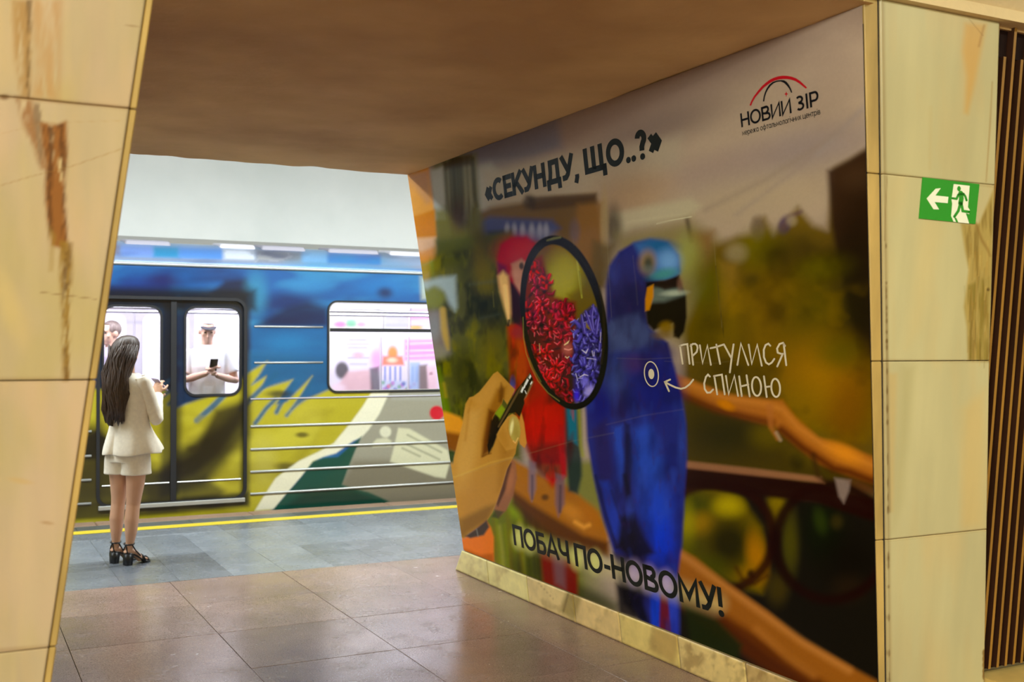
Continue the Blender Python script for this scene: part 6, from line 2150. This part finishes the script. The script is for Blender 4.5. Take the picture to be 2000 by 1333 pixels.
# ---- the woman on the platform, seen from behind
wx, wy = 1.186, 8.56
woman = empty('person', (wx, wy, 0), math.radians(-8))
tag(woman, 'woman with long dark hair in cream jacket, shorts and black heeled sandals holding a phone', 'person')
W = Pose(50)
s_, f_ = W.s, W.f
RW, RE, RSH = v3(0.212, 0.075, 1.240), v3(0.200, -0.095, 1.075), v3(0.100, -0.122, 1.350)
LSH, LE, LW = v3(-0.10, 0.125, 1.345), v3(0.02, 0.26, 1.10), v3(0.165, 0.235, 1.225)
hd = v3(0.32, 0.90, -0.28).normalized()
HC = v3(-0.004, 0.012, 1.565)


def woman_body(bm):
    rl = [v3(0.056, -0.055, 0.86), v3(0.060, -0.058, 0.72), v3(0.056, -0.056, 0.60), v3(0.046, -0.052, 0.49), v3(0.040, -0.050, 0.435), v3(0.030, -0.064, 0.33), v3(0.026, -0.068, 0.24), v3(0.020, -0.062, 0.170), v3(0.014, -0.062, 0.125)]
    ll = [v3(-0.054, 0.055, 0.86), v3(-0.060, 0.052, 0.72), v3(-0.058, 0.055, 0.60), v3(-0.060, 0.056, 0.49), v3(-0.064, 0.056, 0.435), v3(-0.074, 0.044, 0.33), v3(-0.076, 0.042, 0.24), v3(-0.078, 0.046, 0.170), v3(-0.080, 0.048, 0.125)]
    rad = [0.086, 0.077, 0.066, 0.054, 0.050, 0.0515, 0.043, 0.031, 0.029]
    add_tube(bm, rl, rad, 20)
    add_tube(bm, ll, rad, 20)
    for a, toe in ((rl[-1], v3(0.118, 0.020, 0.026)), (ll[-1], v3(0.018, 0.128, 0.026))):
        heel = v3(a.x - 0.022, a.y - 0.018, 0.112)
        ball = a.lerp(toe, 0.72); ball.z = 0.036
        add_tube(bm, [a, heel, v3((a.x + ball.x) / 2, (a.y + ball.y) / 2, 0.082), ball, toe], [0.028, 0.026, 0.026, 0.026, 0.017], 12)
        dirt = (toe - a); dirt.z = 0; dirt.normalize()
        sd = dirt.cross(v3(0, 0, 1))
        for k, L in enumerate((0.034, 0.030, 0.026, 0.020, 0.014)):
            e = 0.024 - 0.0115 * k
            b0 = ball + dirt * 0.02 + sd * e
            add_tube(bm, [b0, b0 + dirt * L + v3(0, 0, -0.012)], [0.0085 if k else 0.0105, 0.0065 if k else 0.009], 8)
    # trunk
    rings = [ring(W, (0, 0, z), a, b, 28) for z, a, b in ((0.80, 0.150, 0.105), (0.90, 0.160, 0.112), (1.0, 0.130, 0.09), (1.08, 0.118, 0.082), (1.20, 0.138, 0.098), (1.30, 0.152, 0.09), (1.36, 0.13, 0.07), (1.40, 0.06, 0.05))]
    add_loft(bm, rings)
    add_tube(bm, [v3(0, 0, 1.37), v3(0.0, 0.006, 1.50)], [0.05, 0.047], 14)
    for sh, el, wr in ((RSH, RE, RW), (LSH, LE, LW)):
        add_tube(bm, [sh, sh.lerp(el, 0.5), el, el.lerp(wr, 0.4), wr], [0.05, 0.041, 0.035, 0.034, 0.024], 14)
    hand(bm, RW, v3(0.03, 0.28, 0.66), v3(0.3, 0.5, -0.1), 0.55, 0.95, -1)
    hand(bm, LW, v3(0.55, 0.1, 0.55), v3(0.3, -0.5, 0.1), 0.55, 0.95, 1)
    head(bm, HC, hd, k=1.0)


body = fuse('body', woman_body, 0.0052, MAT['skin'], woman, 5)


def jacket(bm):
    spec = [(1.405, 0.062, 0.062, 0.0, 0), (1.385, 0.105, 0.078, 0.0, 0), (1.365, 0.150, 0.092, 0, 0.004), (1.335, 0.176, 0.102, 0, 0.006), (1.27, 0.180, 0.112, 0.0, 0.008), (1.18, 0.172, 0.112, 0.002, 0.01),
            (1.10, 0.160, 0.106, 0.004, 0.012), (1.04, 0.160, 0.110, 0.010, 0.02), (0.98, 0.178, 0.130, 0.018, 0.03), (0.92, 0.202, 0.160, 0.028, 0.042), (0.86, 0.222, 0.190, 0.036, 0.052), (0.818, 0.228, 0.202, 0.040, 0.058)]
    rings = []
    for z, a, b, fw, fold in spec:
        c = W.at(0.012, fw, z)
        R_ = []
        for k in range(96):
            an = 2 * PI * k / 96
            fl = fold * (0.55 * math.sin(6 * an + 1.0) + 0.3 * math.sin(11 * an + z * 4))
            # centre-back vent: a crease that opens towards the hem
            dv = abs(((an - 1.5 * PI + 0.05 + PI) % (2 * PI)) - PI)
            vent = -0.22 * math.exp(-(dv / 0.055) ** 2) * max(0, (1.02 - z) / 0.2) if z < 1.02 else -0.02 * math.exp(-(dv / 0.04) ** 2)
            m = 1 + fl + vent
            p = s_ * (a * math.cos(an) * m) + f_ * (b * math.sin(an) * m)
            zz = z + (0.012 * math.cos(an - PI / 2) if z < 0.9 else 0) - (0.006 * math.sin(5 * an) if z < 0.83 else 0)
            R_.append(v3(c.x + p.x, c.y + p.y, zz))
        rings.append(R_)
    add_loft(bm, rings, False, False)


bm = bmesh.new(); jacket(bm)
jk = bm_obj('jacket', bm, MAT['cream_cloth'], woman, True)
jk['label'] = 'cream jacket with flared hem and a centre-back vent'
sm_ = jk.modifiers.new('thick', 'SOLIDIFY'); sm_.thickness = 0.006; sm_.offset = 1
jk.modifiers.new('sub', 'SUBSURF').render_levels = 1
for sh, el, wr, nm in ((RSH, RE, RW, 'sleeve'), (LSH, LE, LW, 'sleeve')):
    bm = bmesh.new()
    pts, rad = [], []
    bend = el + ((el - sh).normalized() + (el - wr).normalized()).normalized() * 0.006
    ctr = [sh - (el - sh).normalized() * 0.035, sh, sh.lerp(el, 0.3), sh.lerp(el, 0.62), sh.lerp(el, 0.86), bend, el.lerp(wr, 0.16), el.lerp(wr, 0.42), el.lerp(wr, 0.7), el.lerp(wr, 0.95)]
    rr = [0.040, 0.056, 0.057, 0.052, 0.049, 0.049, 0.047, 0.044, 0.041, 0.042]
    for i in range(len(ctr) - 1):
        p0, p1, p2, p3 = ctr[max(i - 1, 0)], ctr[i], ctr[i + 1], ctr[min(i + 2, len(ctr) - 1)]
        for t in (0, 0.25, 0.5, 0.75):
            pts.append(0.5 * (2 * p1 + (p2 - p0) * t + (2 * p0 - 5 * p1 + 4 * p2 - p3) * t * t + (3 * p1 - p0 - 3 * p2 + p3) * t ** 3))
            rad.append((rr[i] * (1 - t) + rr[i + 1] * t) * (1 + 0.022 * math.sin(len(pts) * 1.3)))
    pts.append(ctr[-1]); rad.append(rr[-1])
    add_tube(bm, pts, rad, 24, caps=False)
    o = bm_obj(nm, bm, MAT['cream_cloth'], woman, True)
    o.modifiers.new('thick', 'SOLIDIFY').thickness = 0.005


def shorts(bm):
    add_loft(bm, [ring(W, W.at(0.004, 0, z), a, b, 48, 0.006, 5, z * 9) for z, a, b in ((0.95, 0.14, 0.10), (0.88, 0.160, 0.116), (0.80, 0.172, 0.126), (0.755, 0.172, 0.126))], True, True)
    for c, sgn in ((v3(0.062, -0.058, 0), 1), (v3(-0.058, 0.055, 0), -1)):
        add_loft(bm, [ring(W, (c.x, c.y, z), a, b, 40, 0.012, 4, z * 8) for z, a, b in ((0.85, 0.082, 0.104), (0.76, 0.092, 0.112), (0.70, 0.094, 0.112), (0.662, 0.097, 0.115))], True, True)


o = fuse('shorts', shorts, 0.006, MAT['cream_cloth'], woman, 3)
o['label'] = 'cream tailored shorts'


# hair: a cap over the skull that falls in strands down the back
def hair(bm):
    bk = (-hd.x, -hd.y)
    spec = [(1.686, 0.014, 0.016, 0.0, 0.0), (1.678, 0.044, 0.050, 0.0, 0.0), (1.660, 0.068, 0.078, -0.004, -0.002), (1.63, 0.084, 0.098, -0.010, -0.006), (1.59, 0.092, 0.106, -0.020, -0.012), (1.55, 0.094, 0.104, -0.030, -0.020), (1.50, 0.094, 0.096, -0.044, -0.030), (1.45, 0.096, 0.088, -0.058, -0.044),
            (1.40, 0.100, 0.078, -0.074, -0.062), (1.34, 0.104, 0.066, -0.084, -0.082), (1.28, 0.104, 0.058, -0.088, -0.092), (1.22, 0.100, 0.052, -0.088, -0.094), (1.16, 0.096, 0.048, -0.088, -0.090), (1.11, 0.088, 0.042, -0.090, -0.086), (1.075, 0.070, 0.032, -0.092, -0.082)]
    rings = []
    n = 168
    for z, a, b, cx, cy in spec:
        R_ = []
        for k in range(n):
            an = 2 * PI * k / n
            strand = 0.030 * math.sin(29 * an + 5 * z) + 0.022 * math.sin(47 * an - 7 * z) + 0.02 * math.sin(13 * an + 11 * z)
            fall = min(1.0, max(0.15, (1.70 - z) / 0.2))
            m = 1 + strand * fall
            p = s_ * (a * math.cos(an) * m) + f_ * (b * math.sin(an) * m)
            zz = z
            if z < 1.14: zz = z + 0.030 * math.sin(5 * an + 1) + 0.022 * math.sin(11 * an) + 0.016 * math.sin(23 * an)
            # the face side stays clear: above the shoulders pull the front edge back
            wv = 0.010 * math.sin(8 * z * PI + 2 * an) * min(1, max(0, (1.5 - z) / 0.2))
            q = v3(cx + p.x + wv, cy + p.y + wv * 0.5, zz)
            if 1.40 < z < 1.60:
                fr = (q - v3(HC.x, HC.y, z)).dot(v3(hd.x, hd.y, 0).normalized())
                if fr > 0.06: q -= v3(hd.x, hd.y, 0).normalized() * (fr - 0.06)
            R_.append(q)
        rings.append(R_)
    add_loft(bm, rings)


bm = bmesh.new(); hair(bm)
hr = bm_obj('hair', bm, MAT['hair'], woman, True)
hr['label'] = 'long loose dark brown hair'
rh = random.Random(5)
bm = bmesh.new()
for k in range(120):
    an = rh.uniform(PI * 0.85, PI * 2.15)
    p0 = v3(0, 0, 0)
    pts = []
    off = rh.uniform(-0.01, 0.01)
    for z, a, b, cx, cy in ((1.60, 0.094, 0.106, -0.018, -0.010), (1.50, 0.096, 0.098, -0.044, -0.030), (1.40, 0.103, 0.080, -0.074, -0.062), (1.28, 0.107, 0.060, -0.088, -0.092), (1.16, 0.10, 0.050, -0.088, -0.090), (1.07, 0.080, 0.036, -0.091, -0.084)):
        p = s_ * (a * math.cos(an + off * 6)) + f_ * (b * math.sin(an + off * 6))
        off += rh.uniform(-0.03, 0.03)
        wv = 0.010 * math.sin(8 * z * PI + 2 * an) + rh.uniform(-0.006, 0.006)
        pts.append(v3(cx + p.x * 1.02 + wv, cy + p.y * 1.02, z + rh.uniform(-0.03, 0.02)))
    add_tube(bm, pts, [0.003, 0.006, 0.007, 0.0075, 0.006, 0.0015], 5)
lk = bm_obj('hair_strands', bm, MAT['hair'], woman, True)
lk['kind'] = 'stuff'

# sandals: sole, block heel and straps
for a, toe in ((v3(0.014, -0.062, 0.125), v3(0.118, 0.020, 0)), (v3(-0.080, 0.048, 0.125), v3(0.018, 0.128, 0))):
    dirt = toe - v3(a.x, a.y, 0); dirt.z = 0
    L = dirt.length; dirt.normalize()
    sd = dirt.cross(v3(0, 0, 1))
    base = v3(a.x, a.y, 0)
    root = base - dirt * 0.035
    total = L + 0.085

    def sp(t, e, z): return root + dirt * (t * total) + sd * e + v3(0, 0, z)
    bm = bmesh.new()
    prof = [(0.0, 0.020, 0.094), (0.10, 0.027, 0.092), (0.30, 0.025, 0.080), (0.5, 0.026, 0.052), (0.66, 0.034, 0.022), (0.82, 0.036, 0.014), (0.94, 0.028, 0.013), (1.0, 0.012, 0.013)]
    rings = [[sp(t, -w, z - 0.012), sp(t, w, z - 0.012), sp(t, w, z), sp(t, -w, z)] for t, w, z in prof]
    add_loft(bm, rings)
    add_hex(bm, [sp(0.01, -0.027, 0), sp(0.20, -0.027, 0), sp(0.20, 0.027, 0), sp(0.01, 0.027, 0), sp(-0.01, -0.026, 0.086), sp(0.26, -0.028, 0.076), sp(0.26, 0.028, 0.076), sp(-0.01, 0.026, 0.086)])
    # ankle strap, heel loop and toe straps
    add_tube(bm, [v3(a.x + 0.036 * math.cos(t), a.y + 0.036 * math.sin(t), 0.156 + 0.004 * math.sin(t)) for t in np.linspace(0, 2 * PI, 22)], 0.0052, 6, caps=False)
    add_tube(bm, [sp(0.02, -0.024, 0.088), a - dirt * 0.034 + sd * -0.012 + v3(0, 0, 0.0), a - dirt * 0.026 + v3(0, 0, 0.030), a - dirt * 0.034 + sd * 0.012, sp(0.02, 0.024, 0.088)], 0.005, 6)
    for e in (-1, 1):
        add_tube(bm, [a + sd * 0.033 * e + v3(0, 0, 0.028), sp(0.32, 0.030 * e, 0.104), sp(0.52, 0.030 * e, 0.060)], 0.005, 6)
    for t0, t1, z in ((0.62, 0.70, 0.062), (0.70, 0.62, 0.062), (0.82, 0.84, 0.044)):
        add_tube(bm, [sp(t0, -0.036, 0.018), sp((2 * t0 + t1) / 3, -0.024, z - 0.008), sp((t0 + t1) / 2, 0, z), sp((t0 + 2 * t1) / 3, 0.024, z - 0.008), sp(t1, 0.036, 0.018)], 0.006, 6)
    sa = bm_obj('sandal', bm, MAT['black_leather'], woman, True)

# the phone in her hand
ph = empty('smartphone', (0, 0, 0))
tag(ph, 'small pale smartphone in the raised hand of the woman on the platform', 'phone')
pc = woman.matrix_basis @ v3(0.228, 0.150, 1.315)
ph.location = pc
ph.rotation_euler = (math.radians(-38), math.radians(8), math.radians(-55))
b = box('case', -0.036, 0.036, -0.074, 0.074, -0.004, 0.004, MAT['phone'], ph, 0.003)
b = box('screen', -0.033, 0.033, -0.070, 0.070, 0.0042, 0.0048, MAT['screen'], ph)


# ---- passengers standing inside the train
def passenger(loc, theta, label, hgt, shirt, hair_mat, cap_on, arms_up):
    k = hgt / 1.75
    root = empty('person', loc, math.radians(theta))
    tag(root, label, 'person')
    Q = Pose(0)
    rs1, re1, rw1 = v3(0.19, 0.0, 1.42) * k, v3(0.255, 0.06, 1.14) * k, (v3(0.05, 0.30, 1.22) if arms_up else v3(0.22, 0.20, 0.98)) * k
    ls1, le1, lw1 = v3(-0.19, 0.0, 1.42) * k, v3(-0.265, 0.05, 1.14) * k, (v3(-0.045, 0.30, 1.20) if arms_up else v3(-0.22, 0.2, 0.98)) * k
    face = v3(0, 0.95, -0.28 if arms_up else -0.05).normalized()
    hc = v3(0, 0.015, 1.63) * k

    def bd(bm):
        for e in (-1, 1):
            add_tube(bm, [v3(0.09 * e, 0, 0.92) * k, v3(0.10 * e, 0.01, 0.5) * k, v3(0.10 * e, -0.02, 0.3) * k, v3(0.10 * e, -0.02, 0.08) * k], [0.095 * k, 0.062 * k, 0.056 * k, 0.038 * k], 12)
            add_tube(bm, [v3(0.10 * e, -0.05, 0.05) * k, v3(0.11 * e, 0.12, 0.04) * k, v3(0.11 * e, 0.18, 0.03) * k], [0.038 * k, 0.036 * k, 0.026 * k], 10)
        add_loft(bm, [ring(Q, (0, 0, z * k), a * k, b_ * k, 24) for z, a, b_ in ((0.86, 0.16, 0.11), (1.0, 0.155, 0.115), (1.15, 0.15, 0.11), (1.30, 0.17, 0.12), (1.42, 0.165, 0.10), (1.47, 0.07, 0.06))])
        add_tube(bm, [v3(0, 0, 1.43) * k, v3(0, 0.012, 1.56) * k], [0.058 * k, 0.055 * k], 12)
        for sh, el, wr in ((rs1, re1, rw1), (ls1, le1, lw1)):
            add_tube(bm, [sh, sh.lerp(el, 0.5), el, el.lerp(wr, 0.4), wr], [0.055 * k, 0.046 * k, 0.040 * k, 0.038 * k, 0.027 * k], 12)
        if arms_up:
            hand(bm, rw1, v3(-0.5, 0.35, 0.55), v3(-0.6, 0.1, -0.2), 0.5, 1.05 * k, -1)
            hand(bm, lw1, v3(0.5, 0.35, 0.55), v3(0.6, 0.1, -0.2), 0.5, 1.05 * k, 1)
        else:
            hand(bm, rw1, v3(0, 0.5, -0.4), v3(-0.6, 0, 0), 0.4, k, -1)
            hand(bm, lw1, v3(0, 0.5, -0.4), v3(0.6, 0, 0), 0.4, k, 1)
        head(bm, hc, face, k=k)
    fuse('body', bd, 0.0075, MAT['skin_pale'], root, 5)

    def sh_(bm):
        add_loft(bm, [ring(Q, (0, 0, z * k), a * k, b_ * k, 40, fo, 6, z * 7) for z, a, b_, fo in ((0.80, 0.190, 0.145, 0.02), (0.95, 0.182, 0.14, 0.02), (1.10, 0.172, 0.135, 0.014), (1.28, 0.19, 0.14, 0.008), (1.40, 0.19, 0.118, 0.004), (1.45, 0.14, 0.09, 0), (1.49, 0.076, 0.07, 0))])
        for sh, el in ((rs1, re1), (ls1, le1)):
            add_tube(bm, [sh - (el - sh) * 0.1, sh, sh.lerp(el, 0.4), sh.lerp(el, 0.72)], [0.05 * k, 0.072 * k, 0.068 * k, 0.070 * k], 16)
    o = fuse('shirt', sh_, 0.009, shirt, root, 3)

    def tr(bm):
        add_loft(bm, [ring(Q, (0, 0, z * k), a * k, b_ * k, 32) for z, a, b_ in ((0.98, 0.168, 0.128), (0.9, 0.176, 0.132), (0.82, 0.178, 0.132))])
        for e in (-1, 1):
            add_tube(bm, [v3(0.09 * e, 0, 0.86) * k, v3(0.10 * e, 0.01, 0.5) * k, v3(0.10 * e, -0.015, 0.09) * k], [0.105 * k, 0.082 * k, 0.066 * k], 16)
    fuse('trousers', tr, 0.010, MAT['trousers'], root, 3)
    r3 = face.cross(v3(0, 0, 1)).normalized(); u3 = r3.cross(face).normalized()
    rot = Matrix((r3, face, u3)).transposed()
    bm = bmesh.new()
    add_ell(bm, hc + (face * -0.018 + u3 * 0.036) * k, (0.081 * k, 0.098 * k, 0.086 * k), 24, 16, rot)
    cut = [v for v in bm.verts if (v.co - hc).dot(face) > 0.052 * k and (v.co - hc).dot(u3) < 0.07 * k or (v.co - hc).dot(u3) < -0.045 * k]
    bmesh.ops.delete(bm, geom=cut, context='VERTS')
    hb = bm_obj('hair' if not cap_on else 'cap', bm, hair_mat, root, True)
    hb.modifiers.new('thick', 'SOLIDIFY').thickness = 0.006
    if cap_on:
        bm = bmesh.new()
        pts = [hc + (r3 * 0.074 * math.sin(t) + face * (0.060 + 0.075 * math.cos(t)) + u3 * (0.052 - 0.012 * math.cos(t))) * k for t in np.linspace(-PI / 2, PI / 2, 15)]
        top = [bm.verts.new(p) for p in pts]
        bm.faces.new(top)
        vz = bm_obj('visor', bm, MAT['cap'], root)
        vz.modifiers.new('thick', 'SOLIDIFY').thickness = 0.005
    for e in (-1, 1):
        bm = bmesh.new()
        add_ell(bm, hc + (r3 * 0.031 * e + face * 0.079 + u3 * 0.002) * k, (0.012 * k, 0.008 * k, 0.007 * k), 12, 8, rot)
        bm_obj('eye', bm, MAT['rubber'], root, True)
    return root


hp = train_pt(404, 640, YT + 0.56)
man = passenger((hp.x, hp.y, 0.062), 178, 'man in white shirt looking down at phone behind the door window of the train', 1.83, MAT['white_cloth'], MAT['cabin_white'], True, True)
mp = empty('smartphone', (hp.x - 0.01, hp.y - 0.37, 1.42))
tag(mp, 'dark smartphone held in both hands by the man in the train', 'phone')
mp.rotation_euler = (math.radians(52), 0, math.radians(178))
box('case', -0.037, 0.037, -0.076, 0.076, -0.004, 0.004, MAT['rubber'], mp, 0.003)
hq = train_pt(218, 650, YT + 0.75)
pas = passenger((hq.x, hq.y, 0.062), 120, 'passenger with grey brown hair standing behind the left door window of the train', 1.80, MAT['lilac_cloth'], MAT['hair_grey'], False, False)
